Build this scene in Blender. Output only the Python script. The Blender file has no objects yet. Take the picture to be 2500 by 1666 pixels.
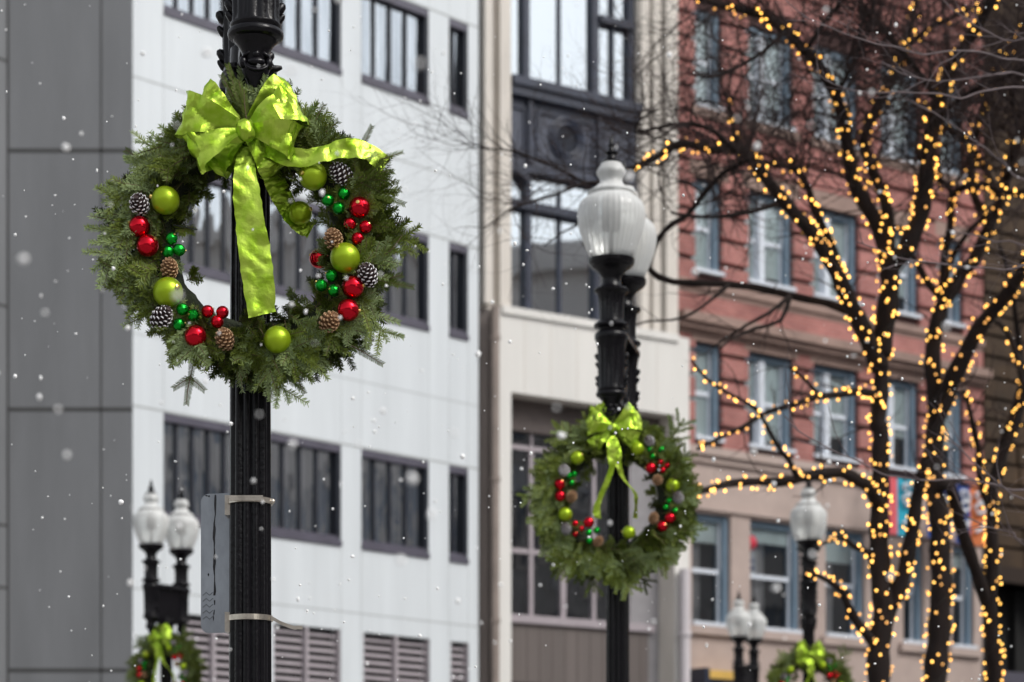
import bpy, math, random
import numpy as np
from mathutils import Vector, Matrix, noise as mn

SC = bpy.context.scene
COL = SC.collection
R = math.radians

# ---------------------------------------------------------------- camera
EYE = 1.6
F = 5903.0            # focal length in photograph pixels (85 mm on 36 mm over 2500 px)
CX, HOR = 1250.0, 2125.0
cam_d = bpy.data.cameras.new("camera")
cam = bpy.data.objects.new("camera", cam_d)
COL.objects.link(cam)
cam.location = (0, 0, EYE)
cam.rotation_euler = (R(90), 0, 0)
cam_d.lens = 85.0
cam_d.sensor_width = 36.0
cam_d.shift_y = (HOR - 833.0) / 2500.0
cam_d.clip_end = 2000
cam_d.dof.use_dof = True
cam_d.dof.focus_distance = 7.95
cam_d.dof.aperture_fstop = 3.6
SC.camera = cam

# ---------------------------------------------------------------- sky and sun
SUN_EL, SUN_AZ = R(46), R(124)      # azimuth measured from +Y towards +X
world = bpy.data.worlds.new("World")
SC.world = world
world.use_nodes = True
wn = world.node_tree
bg = wn.nodes["Background"]
sky = wn.nodes.new("ShaderNodeTexSky")
sky.sky_type = 'NISHITA'
sky.sun_disc = False
sky.sun_elevation = SUN_EL
sky.sun_rotation = SUN_AZ
sky.dust_density = 3.0
sky.air_density = 1.2
hs = wn.nodes.new("ShaderNodeHueSaturation")
hs.inputs['Saturation'].default_value = 0.22
wn.links.new(sky.outputs[0], hs.inputs['Color'])
wn.links.new(hs.outputs[0], bg.inputs[0])
bg.inputs[1].default_value = 0.15
sun_d = bpy.data.lights.new("sun", 'SUN')
sun_d.energy = 1.25
sun_d.angle = R(25)
sun_d.color = (1.0, 0.97, 0.92)
sun = bpy.data.objects.new("sun", sun_d)
COL.objects.link(sun)
sdir = Vector((math.sin(SUN_AZ) * math.cos(SUN_EL), math.cos(SUN_AZ) * math.cos(SUN_EL), math.sin(SUN_EL)))
sun.rotation_euler = sdir.to_track_quat('Z', 'Y').to_euler()
sun.location = (20, -5, 40)
SC.view_settings.view_transform = 'Standard'
SC.view_settings.look = 'None'
SC.view_settings.gamma = 1.0
SC.view_settings.exposure = 0.30
SC.cycles.max_bounces = 8
SC.cycles.transparent_max_bounces = 16

# ---------------------------------------------------------------- helpers
def P(u, v, Y):
    return Vector(((u - CX) / F * Y, Y, EYE + (HOR - v) / F * Y))

def tag(o, label=None, cat=None, group=None, kind=None):
    if label: o["label"] = label
    if cat: o["category"] = cat
    if group: o["group"] = group
    if kind: o["kind"] = kind
    return o

def thing(name, label, cat, loc=(0, 0, 0), rz=0.0, group=None):
    o = bpy.data.objects.new(name, None)
    o.empty_display_size = 0.1
    COL.objects.link(o)
    o.location = loc
    o.rotation_euler = (0, 0, rz)
    return tag(o, label, cat, group)

class MB:
    def __init__(s):
        s.v, s.f, s.m = [], [], []
    def add(s, verts, faces, mat=0):
        n = len(s.v)
        s.v += [tuple(p) for p in verts]
        s.f += [tuple(i + n for i in q) for q in faces]
        s.m += [mat] * len(faces)
    def box(s, x0, x1, y0, y1, z0, z1, mat=0, M=None):
        vs = [(x0, y0, z0), (x1, y0, z0), (x1, y1, z0), (x0, y1, z0),
              (x0, y0, z1), (x1, y0, z1), (x1, y1, z1), (x0, y1, z1)]
        if M is not None: vs = [M @ Vector(p) for p in vs]
        s.add(vs, [(0, 3, 2, 1), (4, 5, 6, 7), (0, 1, 5, 4), (1, 2, 6, 5), (2, 3, 7, 6), (3, 0, 4, 7)], mat)
    def tube(s, pts, rad, sides=6, mat=0, caps=True):
        pts = [Vector(p) for p in pts]
        n = len(pts)
        if n < 2: return
        up = Vector((0.13, 0.31, 0.94))
        vs = []
        for i, p in enumerate(pts):
            t = (pts[min(i + 1, n - 1)] - pts[max(i - 1, 0)])
            if t.length < 1e-9: t = Vector((0, 0, 1))
            t.normalize()
            a = t.cross(up)
            if a.length < 0.05: a = t.cross(Vector((1, 0, 0)))
            a.normalize(); b = t.cross(a)
            r = rad[i] if hasattr(rad, '__len__') else rad
            for k in range(sides):
                th = 2 * math.pi * k / sides
                vs.append(p + a * (r * math.cos(th)) + b * (r * math.sin(th)))
        fs = []
        for i in range(n - 1):
            for k in range(sides):
                k2 = (k + 1) % sides
                fs.append((i * sides + k, i * sides + k2, (i + 1) * sides + k2, (i + 1) * sides + k))
        if caps:
            fs.append(tuple(range(sides))[::-1])
            fs.append(tuple((n - 1) * sides + k for k in range(sides)))
        s.add(vs, fs, mat)
    def lathe(s, prof, c=(0, 0, 0), segs=32, mat=0, flute=None, M=None):
        """prof: (r, z) bottom to top; flute: function(z)->(amplitude, count)"""
        vs = []
        for r, z in prof:
            for k in range(segs):
                th = 2 * math.pi * k / segs
                rr = r
                if flute:
                    amp, cnt = flute(z)
                    if amp: rr = r - amp * (0.5 + 0.5 * math.cos(cnt * th)) ** 2
                p = Vector((c[0] + rr * math.cos(th), c[1] + rr * math.sin(th), c[2] + z))
                vs.append(M @ p if M is not None else p)
        fs = []
        for i in range(len(prof) - 1):
            for k in range(segs):
                k2 = (k + 1) % segs
                fs.append((i * segs + k, i * segs + k2, (i + 1) * segs + k2, (i + 1) * segs + k))
        if prof[0][0] > 1e-4: fs.append(tuple(range(segs))[::-1])
        if prof[-1][0] > 1e-4: fs.append(tuple((len(prof) - 1) * segs + k for k in range(segs)))
        s.add(vs, fs, mat)
    def sphere(s, c, r, n=12, m=8, mat=0, M=None):
        prof = [(r * math.sin(math.pi * i / m) + 1e-5, -r * math.cos(math.pi * i / m)) for i in range(m + 1)]
        s.lathe(prof, c, n, mat, M=M)
    def build(s, name, mats, parent=None, smooth=False, auto=None):
        me = bpy.data.meshes.new(name)
        me.from_pydata(s.v, [], s.f)
        for m in (mats if isinstance(mats, (list, tuple)) else [mats]): me.materials.append(m)
        if len(me.materials) > 1: me.polygons.foreach_set("material_index", s.m)
        if smooth: me.polygons.foreach_set("use_smooth", [True] * len(me.polygons))
        me.update()
        if auto is not None:
            try: me.set_sharp_from_angle(angle=R(auto))
            except Exception: pass
        return link(name, me, parent)

def link(name, me, parent=None):
    o = bpy.data.objects.new(name, me)
    COL.objects.link(o)
    if parent is not None: o.parent = parent
    return o

def copy_tree(o, parent=None):
    c = o.copy(); COL.objects.link(c)
    if parent is not None: c.parent = parent
    for ch in list(o.children): copy_tree(ch, c)
    return c

# ---------------------------------------------------------------- materials
def new_mat(name):
    m = bpy.data.materials.new(name); m.use_nodes = True
    nt = m.node_tree
    return m, nt, nt.nodes["Principled BSDF"]

def mat(name, col, rough=0.6, metal=0.0, var=0.0, scale=5.0, bump=0.0, bscale=60.0, stretch=(1, 1, 1), col2=None, spec=0.5, coat=0.0):
    m, nt, b = new_mat(name)
    b.inputs['Base Color'].default_value = (*col, 1)
    b.inputs['Roughness'].default_value = rough
    b.inputs['Metallic'].default_value = metal
    b.inputs['Specular IOR Level'].default_value = spec
    b.inputs['Coat Weight'].default_value = coat
    tc = nt.nodes.new("ShaderNodeTexCoord")
    mp = nt.nodes.new("ShaderNodeMapping")
    mp.inputs['Scale'].default_value = stretch
    nt.links.new(tc.outputs['Object'], mp.inputs[0])
    if var > 0 or col2:
        n = nt.nodes.new("ShaderNodeTexNoise")
        n.inputs['Scale'].default_value = scale
        n.inputs['Detail'].default_value = 6
        n.inputs['Roughness'].default_value = 0.65
        nt.links.new(mp.outputs[0], n.inputs['Vector'])
        rp = nt.nodes.new("ShaderNodeValToRGB")
        rp.color_ramp.elements[0].position = 0.3
        rp.color_ramp.elements[1].position = 0.7
        c2 = col2 if col2 else tuple(min(1, c * (1 + var)) for c in col)
        c1 = col if col2 else tuple(c * (1 - var) for c in col)
        rp.color_ramp.elements[0].color = (*c1, 1)
        rp.color_ramp.elements[1].color = (*c2, 1)
        nt.links.new(n.outputs['Fac'], rp.inputs[0])
        nt.links.new(rp.outputs[0], b.inputs['Base Color'])
    if bump > 0:
        n2 = nt.nodes.new("ShaderNodeTexNoise")
        n2.inputs['Scale'].default_value = bscale
        n2.inputs['Detail'].default_value = 5
        nt.links.new(mp.outputs[0], n2.inputs['Vector'])
        bp = nt.nodes.new("ShaderNodeBump")
        bp.inputs['Strength'].default_value = bump
        bp.inputs['Distance'].default_value = 0.02
        nt.links.new(n2.outputs['Fac'], bp.inputs['Height'])
        nt.links.new(bp.outputs[0], b.inputs['Normal'])
    return m

def glass_mat(name, tint, refl, bump=0.25, bscale=(1.5, 1.5, 0.5), rough=0.02):
    """thin coated window pane: part mirror, part see-through, slightly wavy"""
    m = bpy.data.materials.new(name); m.use_nodes = True
    nt = m.node_tree
    nt.nodes.remove(nt.nodes["Principled BSDF"])
    out = nt.nodes["Material Output"]
    gl = nt.nodes.new("ShaderNodeBsdfGlossy"); gl.inputs['Roughness'].default_value = rough
    gl.inputs['Color'].default_value = (0.80, 0.87, 0.93, 1)
    tr = nt.nodes.new("ShaderNodeBsdfTransparent"); tr.inputs['Color'].default_value = (*tint, 1)
    fr = nt.nodes.new("ShaderNodeFresnel"); fr.inputs['IOR'].default_value = 1.5
    ma = nt.nodes.new("ShaderNodeMath"); ma.operation = 'ADD'; ma.use_clamp = True
    ma.inputs[1].default_value = refl
    mix = nt.nodes.new("ShaderNodeMixShader")
    tc = nt.nodes.new("ShaderNodeTexCoord"); mp = nt.nodes.new("ShaderNodeMapping")
    mp.inputs['Scale'].default_value = bscale
    n = nt.nodes.new("ShaderNodeTexNoise"); n.inputs['Scale'].default_value = 1.0; n.inputs['Detail'].default_value = 2
    bp = nt.nodes.new("ShaderNodeBump"); bp.inputs['Strength'].default_value = bump; bp.inputs['Distance'].default_value = 0.05
    L = nt.links.new
    L(tc.outputs['Object'], mp.inputs[0]); L(mp.outputs[0], n.inputs['Vector']); L(n.outputs['Fac'], bp.inputs['Height'])
    L(bp.outputs[0], gl.inputs['Normal'])
    L(fr.outputs[0], ma.inputs[0]); L(ma.outputs[0], mix.inputs[0])
    L(tr.outputs[0], mix.inputs[1]); L(gl.outputs[0], mix.inputs[2]); L(mix.outputs[0], out.inputs[0])
    return m

def brick_mat(name, c1, c2, mortar, bw=0.22, bh=0.075):
    m, nt, b = new_mat(name)
    tc = nt.nodes.new("ShaderNodeTexCoord")
    sep = nt.nodes.new("ShaderNodeSeparateXYZ"); cmb = nt.nodes.new("ShaderNodeCombineXYZ")
    br = nt.nodes.new("ShaderNodeTexBrick")
    br.inputs['Scale'].default_value = 1.0
    br.inputs['Brick Width'].default_value = bw
    br.inputs['Row Height'].default_value = bh
    br.inputs['Mortar Size'].default_value = 0.006
    br.inputs['Color1'].default_value = (*c1, 1); br.inputs['Color2'].default_value = (*c2, 1)
    br.inputs['Mortar'].default_value = (*mortar, 1)
    n = nt.nodes.new("ShaderNodeTexNoise"); n.inputs['Scale'].default_value = 1.1; n.inputs['Detail'].default_value = 7
    mx = nt.nodes.new("ShaderNodeMix"); mx.data_type = 'RGBA'; mx.blend_type = 'MULTIPLY'
    rp = nt.nodes.new("ShaderNodeValToRGB")
    rp.color_ramp.elements[0].position = 0.3; rp.color_ramp.elements[0].color = (0.62, 0.6, 0.6, 1)
    rp.color_ramp.elements[1].position = 0.65; rp.color_ramp.elements[1].color = (1, 1, 1, 1)
    L = nt.links.new
    L(tc.outputs['Object'], sep.inputs[0]); L(sep.outputs[0], cmb.inputs[0]); L(sep.outputs[2], cmb.inputs[1])
    L(cmb.outputs[0], br.inputs['Vector']); L(tc.outputs['Object'], n.inputs['Vector'])
    L(n.outputs['Fac'], rp.inputs[0]); L(br.outputs['Color'], mx.inputs[6]); L(rp.outputs[0], mx.inputs[7])
    mx.inputs[0].default_value = 1.0
    L(mx.outputs[2], b.inputs['Base Color'])
    b.inputs['Roughness'].default_value = 0.9
    bp = nt.nodes.new("ShaderNodeBump"); bp.inputs['Strength'].default_value = 0.4; bp.inputs['Distance'].default_value = 0.01
    bp.invert = True
    L(br.outputs['Fac'], bp.inputs['Height']); L(bp.outputs[0], b.inputs['Normal'])
    return m

M_ = {}
M_['panel'] = mat('white_cladding', (0.60, 0.635, 0.66), 0.45, var=0.075, scale=1.6, stretch=(1.6, 1, 0.12), bump=0.03, bscale=6)
M_['panel_shaded'] = mat('shaded_cladding', (0.155, 0.160, 0.168), 0.5, var=0.14, scale=1.3, stretch=(1.3, 1, 0.18), bump=0.03, bscale=6)  # same cladding, darkened so the colour carries the return wall's shade
M_['joint'] = mat('panel_joint', (0.36, 0.38, 0.38), 0.8)
M_['joint_dark'] = mat('dark_joint', (0.05, 0.05, 0.05), 0.8)
M_['frame_black'] = mat('black_window_frame', (0.012, 0.014, 0.022), 0.4)
M_['frame_grey'] = mat('grey_window_rail', (0.085, 0.08, 0.105), 0.4, var=0.2, scale=3)
M_['room'] = mat('dark_room', (0.10, 0.105, 0.12), 0.9, var=0.5, scale=0.8)
M_['curtain'] = mat('grey_curtain', (0.46, 0.44, 0.45), 0.9, var=0.3, scale=2, stretch=(3, 1, 0.3))
M_['glass_blue'] = glass_mat('office_glass', (0.82, 0.86, 0.90), 0.55, bump=1.0, bscale=(2.2, 2.2, 0.45))
M_['glass_mirror'] = glass_mat('coated_glass', (0.45, 0.5, 0.55), 0.55, bump=0.03)
M_['glass_clear'] = glass_mat('clear_glass', (0.94, 0.97, 0.97), 0.10, bump=0.2)
M_['vent'] = mat('louvre_metal', (0.36, 0.325, 0.345), 0.5, var=0.1, scale=3)
M_['black'] = mat('black_void', (0.008, 0.008, 0.008), 0.9)
M_['beige'] = mat('cream_stone', (0.60, 0.56, 0.51), 0.8, var=0.1, scale=1.2, stretch=(1, 1, 0.4), bump=0.08, bscale=20)
M_['beige_light'] = mat('pale_render', (0.66, 0.645, 0.615), 0.8, var=0.07, scale=1.0, stretch=(1.5, 1, 0.15), bump=0.05, bscale=15)
M_['bay_frame'] = mat('blue_black_metal', (0.022, 0.028, 0.05), 0.45, var=0.3, scale=2.5)
M_['bay_panel'] = mat('slate_metal_panel', (0.05, 0.058, 0.085), 0.5, var=0.35, scale=2.5, bump=0.1, bscale=8)
M_['brown_dark'] = mat('dark_brown_panel', (0.10, 0.08, 0.075), 0.7, var=0.3, scale=1.5)
M_['brown_panel'] = mat('taupe_panel', (0.125, 0.105, 0.098), 0.6, var=0.15, scale=1.0, stretch=(4, 1, 0.1))
M_['pinkwhite'] = mat('pale_painted_metal', (0.56, 0.52, 0.54), 0.5, var=0.06)
M_['shop_frame'] = mat('mauve_grey_frame', (0.34, 0.30, 0.32), 0.5, var=0.08)
M_['room_dark'] = mat('unlit_shop', (0.035, 0.032, 0.035), 0.9, var=0.5)
M_['grey_panel'] = mat('grey_side_panel', (0.26, 0.25, 0.26), 0.6, var=0.1)
M_['pipe'] = mat('brown_pipe', (0.24, 0.195, 0.17), 0.6, var=0.2, scale=2)
M_['brick'] = brick_mat('pink_brick', (0.45, 0.178, 0.155), (0.35, 0.13, 0.118), (0.40, 0.26, 0.23))
M_['groove'] = mat('brick_groove', (0.075, 0.036, 0.034), 0.9)
M_['brownstone'] = mat('brownstone', (0.27, 0.185, 0.155), 0.85, var=0.22, scale=1.6, bump=0.15, bscale=18)
M_['lime'] = mat('limestone', (0.41, 0.325, 0.29), 0.85, var=0.13, scale=1.2, bump=0.12, bscale=18)
M_['blue_frame'] = mat('blue_painted_frame', (0.13, 0.19, 0.25), 0.5, var=0.15, scale=3)
M_['white_sash'] = mat('white_sash', (0.60, 0.64, 0.70), 0.5, var=0.05)
M_['blind'] = mat('pale_blind', (0.70, 0.76, 0.75), 0.8, var=0.15, scale=1.5, stretch=(1, 1, 0.3))
M_['tan_stone_vignetted'] = mat('tan_stone_vignetted', (0.046, 0.026, 0.012), 0.85, var=0.45, scale=1.3, bump=0.2, bscale=14)  # brown stone darkened further, lens vignetting put into the colour
M_['tan_dark'] = mat('dark_tan_vignetted', (0.022, 0.011, 0.006), 0.85, var=0.3, scale=1.3)  # backing and fascia take the same vignette darkening
M_['iron'] = mat('black_lamp_paint', (0.005, 0.0045, 0.006), 0.20, var=0.3, scale=8, bump=0.10, bscale=70, spec=0.24)
M_['ground'] = mat('pavement', (0.24, 0.235, 0.23), 0.9, var=0.15, scale=0.7, bump=0.1, bscale=10)
M_['road'] = mat('asphalt', (0.05, 0.05, 0.052), 0.85, var=0.2, scale=1.5, bump=0.2, bscale=40)
M_['kerb'] = mat('granite_kerb', (0.35, 0.34, 0.33), 0.8, var=0.15, scale=4)
M_['bark'] = mat('dark_bark', (0.017, 0.012, 0.011), 0.9, var=0.35, spec=0.2, scale=9, stretch=(1, 1, 0.3), bump=0.5, bscale=30)
M_['twig'] = mat('dark_twig', (0.040, 0.028, 0.027), 0.85, var=0.35, spec=0.2, scale=4)
M_['twig_pale'] = mat('silvery_twig', (0.12, 0.09, 0.095), 0.6, var=0.45, scale=6)
M_['wire'] = mat('dark_green_wire', (0.01, 0.014, 0.01), 0.6)
M_['sign_back'] = mat('weathered_aluminium', (0.30, 0.32, 0.35), 0.42, metal=0.75, var=0.25, scale=9, stretch=(1, 1, 0.5), bump=0.05, bscale=40)
M_['steel'] = mat('steel_band', (0.55, 0.50, 0.43), 0.28, metal=0.9, var=0.35, scale=16)
M_['tar'] = mat('black_drip', (0.006, 0.005, 0.008), 0.25)
M_['lime_bauble'] = mat('lime_satin', (0.33, 0.47, 0.012), 0.34, metal=0.55, var=0.06, scale=10)
M_['red_bauble'] = mat('red_mirror', (0.62, 0.008, 0.022), 0.10, metal=0.88, bump=0.08, bscale=25)
M_['green_bauble'] = mat('green_mirror', (0.008, 0.36, 0.03), 0.12, metal=0.88, bump=0.25, bscale=70)
M_['gold'] = mat('gold_cap', (0.75, 0.55, 0.18), 0.3, metal=1.0)
M_['cone_brown'] = mat('brown_cone', (0.25, 0.13, 0.06), 0.7, var=0.3, scale=40)
M_['cone_tip'] = mat('pale_cone_tip', (0.50, 0.31, 0.17), 0.7, var=0.2, scale=60)
M_['cone_dark'] = mat('dark_cone', (0.05, 0.028, 0.028), 0.7, var=0.3, scale=40)
M_['cone_snow'] = mat('frosted_cone_tip', (0.72, 0.70, 0.72), 0.7)
M_['snow'] = mat('snow', (0.97, 0.98, 1.0), 0.9, spec=0.1)
M_['snow'].node_tree.nodes['Principled BSDF'].inputs['Subsurface Weight'].default_value = 1.0
M_['snow'].node_tree.nodes['Principled BSDF'].inputs['Subsurface Radius'].default_value = (.02, .02, .02)
M_['core'] = mat('dark_moss', (0.020, 0.026, 0.012), 0.95, var=0.5, scale=30, bump=0.6, bscale=80)
M_['stem'] = mat('fir_stem', (0.12, 0.085, 0.045), 0.8, var=0.2, scale=30)
M_['lampcore'] = mat('grey_lamp_core', (0.006, 0.006, 0.007), 0.5)
M_['yellow'] = mat('mustard_board', (0.60, 0.38, 0.09), 0.6, var=0.1, scale=4)
M_['banner_red'] = mat('coral_cloth', (0.62, 0.10, 0.12), 0.8, var=0.08, scale=4)
M_['banner_cyan'] = mat('turquoise_cloth', (0.02, 0.33, 0.46), 0.8, var=0.08, scale=4)
M_['banner_blue'] = mat('navy_cloth', (0.012, 0.045, 0.22), 0.8, var=0.08, scale=4)
M_['banner_orange'] = mat('orange_cloth', (0.58, 0.16, 0.05), 0.8, var=0.08, scale=4)
M_['banner_white'] = mat('white_print', (0.62, 0.64, 0.68), 0.8)
M_['poster_red'] = mat('red_print', (0.55, 0.03, 0.06), 0.7)
M_['opp_stone'] = mat('opposite_stone', (0.72, 0.66, 0.62), 0.85, var=0.25, scale=0.25)
M_['opp_glass'] = mat('opposite_window', (0.26, 0.30, 0.36), 0.3, var=0.4, scale=0.3)

def foil_mat():
    m, nt, b = new_mat('lime_foil_ribbon')
    b.inputs['Metallic'].default_value = 0.82
    b.inputs['Roughness'].default_value = 0.36
    tc = nt.nodes.new("ShaderNodeTexCoord")
    n = nt.nodes.new("ShaderNodeTexNoise"); n.inputs['Scale'].default_value = 18; n.inputs['Detail'].default_value = 4
    rp = nt.nodes.new("ShaderNodeValToRGB")
    rp.color_ramp.elements[0].color = (0.32, 0.52, 0.022, 1); rp.color_ramp.elements[1].color = (0.50, 0.66, 0.09, 1)
    rp.color_ramp.elements[0].position = 0.35; rp.color_ramp.elements[1].position = 0.65
    n2 = nt.nodes.new("ShaderNodeTexNoise"); n2.inputs['Scale'].default_value = 260; n2.inputs['Detail'].default_value = 2
    v = nt.nodes.new("ShaderNodeTexNoise"); v.inputs['Scale'].default_value = 42; v.inputs['Detail'].default_value = 3
    ad = nt.nodes.new("ShaderNodeMath"); ad.operation = 'MULTIPLY_ADD'; ad.inputs[1].default_value = 0.10
    bp = nt.nodes.new("ShaderNodeBump"); bp.inputs['Strength'].default_value = 0.35; bp.inputs['Distance'].default_value = 0.010
    L = nt.links.new
    L(tc.outputs['Object'], n.inputs['Vector']); L(n.outputs['Fac'], rp.inputs[0]); L(rp.outputs[0], b.inputs['Base Color'])
    L(tc.outputs['Object'], n2.inputs['Vector']); L(tc.outputs['Object'], v.inputs['Vector'])
    L(n2.outputs['Fac'], ad.inputs[0]); L(v.outputs['Fac'], ad.inputs[2]); L(ad.outputs[0], bp.inputs['Height'])
    L(bp.outputs[0], b.inputs['Normal'])
    return m
M_['foil'] = foil_mat()

def needle_mat():
    m, nt, b = new_mat('fir_needles')
    at = nt.nodes.new("ShaderNodeAttribute"); at.attribute_name = "tint"
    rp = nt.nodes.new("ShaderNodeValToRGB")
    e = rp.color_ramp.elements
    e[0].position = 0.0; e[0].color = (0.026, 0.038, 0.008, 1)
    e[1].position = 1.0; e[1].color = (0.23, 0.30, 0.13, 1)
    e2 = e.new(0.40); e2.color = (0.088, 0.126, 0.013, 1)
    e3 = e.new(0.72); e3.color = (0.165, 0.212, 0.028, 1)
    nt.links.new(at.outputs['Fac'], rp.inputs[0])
    nt.links.new(rp.outputs[0], b.inputs['Base Color'])
    b.inputs['Roughness'].default_value = 0.55
    b.inputs['Specular IOR Level'].default_value = 0.25
    return m
M_['needle'] = needle_mat()

def globe_mat():
    m = bpy.data.materials.new('frosted_globe'); m.use_nodes = True
    nt = m.node_tree; nt.nodes.remove(nt.nodes["Principled BSDF"])
    out = nt.nodes["Material Output"]
    N = nt.nodes.new; L = nt.links.new
    tr = N("ShaderNodeBsdfTransparent"); tr.inputs['Color'].default_value = (0.99, 1.0, 0.99, 1)
    tl = N("ShaderNodeBsdfTranslucent"); tl.inputs['Color'].default_value = (0.95, 0.97, 0.95, 1)
    df = N("ShaderNodeBsdfDiffuse"); df.inputs['Color'].default_value = (0.97, 0.98, 0.96, 1)
    gl = N("ShaderNodeBsdfGlossy"); gl.inputs['Roughness'].default_value = 0.12
    m1 = N("ShaderNodeMixShader"); m1.inputs[0].default_value = 0.86
    L(tl.outputs[0], m1.inputs[1]); L(df.outputs[0], m1.inputs[2])
    lw = N("ShaderNodeLayerWeight"); lw.inputs['Blend'].default_value = 0.35
    mr = N("ShaderNodeMapRange"); mr.inputs[3].default_value = 0.46; mr.inputs[4].default_value = 0.97
    L(lw.outputs['Facing'], mr.inputs[0])
    m2 = N("ShaderNodeMixShader"); L(mr.outputs[0], m2.inputs[0])
    L(tr.outputs[0], m2.inputs[1]); L(m1.outputs[0], m2.inputs[2])
    fr = N("ShaderNodeFresnel"); fr.inputs['IOR'].default_value = 1.45
    m3 = N("ShaderNodeMixShader"); L(fr.outputs[0], m3.inputs[0])
    L(m2.outputs[0], m3.inputs[1]); L(gl.outputs[0], m3.inputs[2])
    tc = N("ShaderNodeTexCoord"); n = N("ShaderNodeTexNoise"); n.inputs['Scale'].default_value = 60
    bp = N("ShaderNodeBump"); bp.inputs['Strength'].default_value = 0.15; bp.inputs['Distance'].default_value = 0.01
    L(tc.outputs['Object'], n.inputs['Vector']); L(n.outputs['Fac'], bp.inputs['Height'])
    for s in (df, gl): L(bp.outputs[0], s.inputs['Normal'])
    L(m3.outputs[0], out.inputs[0])
    return m
M_['globe'] = globe_mat()

def emit_mat(name, col, strength):
    m, nt, b = new_mat(name)
    b.inputs['Base Color'].default_value = (0.8, 0.6, 0.3, 1)
    b.inputs['Emission Color'].default_value = (*col, 1)
    b.inputs['Emission Strength'].default_value = strength
    try: m.cycles.emission_sampling = 'NONE'
    except Exception: pass
    return m
M_['bulb'] = emit_mat('warm_bulb', (1.0, 0.51, 0.085), 4.2)
M_['bulb_mid'] = emit_mat('warm_bulb_dimmer', (1.0, 0.46, 0.075), 3.0)
M_['bulb_dim'] = emit_mat('warm_bulb_faint', (1.0, 0.42, 0.07), 1.5)
M_['office_light'] = emit_mat('office_ceiling_light', (1.0, 0.85, 0.55), 1.6)

# ---------------------------------------------------------------- facade frames
class Facade:
    """a straight facade through photograph column u0 at distance Y0, its horizontals meeting at column xv"""
    def __init__(s, u0, Y0, xv):
        s.a = math.atan(F / (xv - CX)); s.Y0 = Y0; s.X0 = (u0 - CX) / F * Y0
    def x(s, u):
        k = (u - CX) / F
        return (k * s.Y0 - s.X0) / (math.cos(s.a) - k * math.sin(s.a))
    def z(s, u, v):
        return EYE + (HOR - v) * (s.Y0 + s.x(u) * math.sin(s.a)) / F
    def root(s, name, label, cat):
        return thing(name, label, cat, (s.X0, s.Y0, 0), s.a)

def holed_wall(mb, x0, x1, z0, z1, holes, depth=0.3, mat_=0, y=0.0, rev=None):
    """front skin at local y with rectangular openings and their reveals; holes: (xa, xb, za, zb)"""
    xs = sorted(set([x0, x1] + [h for q in holes for h in q[:2] if x0 < h < x1]))
    zs = sorted(set([z0, z1] + [h for q in holes for h in q[2:] if z0 < h < z1]))
    for i in range(len(xs) - 1):
        for j in range(len(zs) - 1):
            cx, cz = (xs[i] + xs[i + 1]) / 2, (zs[j] + zs[j + 1]) / 2
            if any(h[0] < cx < h[1] and h[2] < cz < h[3] for h in holes): continue
            mb.add([(xs[i], y, zs[j]), (xs[i + 1], y, zs[j]), (xs[i + 1], y, zs[j + 1]), (xs[i], y, zs[j + 1])], [(0, 1, 2, 3)], mat_)
    rm = mat_ if rev is None else rev
    for a, b, c, d in holes:
        a, b, c, d = max(a, x0), min(b, x1), max(c, z0), min(d, z1)
        y2 = y + depth
        mb.add([(a, y, c), (b, y, c), (b, y, d), (a, y, d), (a, y2, c), (b, y2, c), (b, y2, d), (a, y2, d)],
               [(0, 4, 5, 1), (1, 5, 6, 2), (2, 6, 7, 3), (3, 7, 4, 0)], rm)

def shell(mb, x0, x1, y0, y1, z1, mat_=0):
    """sides, back and roof of a building body behind its front skin"""
    mb.add([(x0, y0, 0), (x1, y0, 0), (x1, y1, 0), (x0, y1, 0), (x0, y0, z1), (x1, y0, z1), (x1, y1, z1), (x0, y1, z1)],
           [(1, 2, 6, 5), (2, 3, 7, 6), (3, 0, 4, 7), (4, 5, 6, 7)], mat_)

def curtain_mb(x0, x1, y, z0, z1, folds=6, amp=0.03, seed=0):
    mb = MB(); n = folds * 6
    vs = []
    for i in range(n + 1):
        t = i / n
        yy = y + amp * math.sin(t * folds * 2 * math.pi + seed) + amp * 0.5 * math.sin(t * folds * 3.3 + seed * 2)
        for z in (z0, z1): vs.append((x0 + (x1 - x0) * t, yy, z))
    mb.add(vs, [(2 * i, 2 * i + 2, 2 * i + 3, 2 * i + 1) for i in range(n)])
    return mb

rng = random.Random(11)

# ================================================================ SETTING
g = MB(); g.add([(-400, -400, 0), (400, -400, 0), (400, 600, 0), (-400, 600, 0)], [(0, 1, 2, 3)])
tag(g.build('ground', M_['ground']), kind='structure')
g = MB(); g.box(9.0, 21.0, -300, 500, -0.05, 0.004)
tag(g.build('road', M_['road']), kind='structure')
g = MB()
g.box(8.75, 9.0, -300, 500, -0.05, 0.13); g.box(21.0, 21.25, -300, 500, -0.05, 0.13)
tag(g.build('kerb', M_['kerb']), kind='structure')

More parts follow.
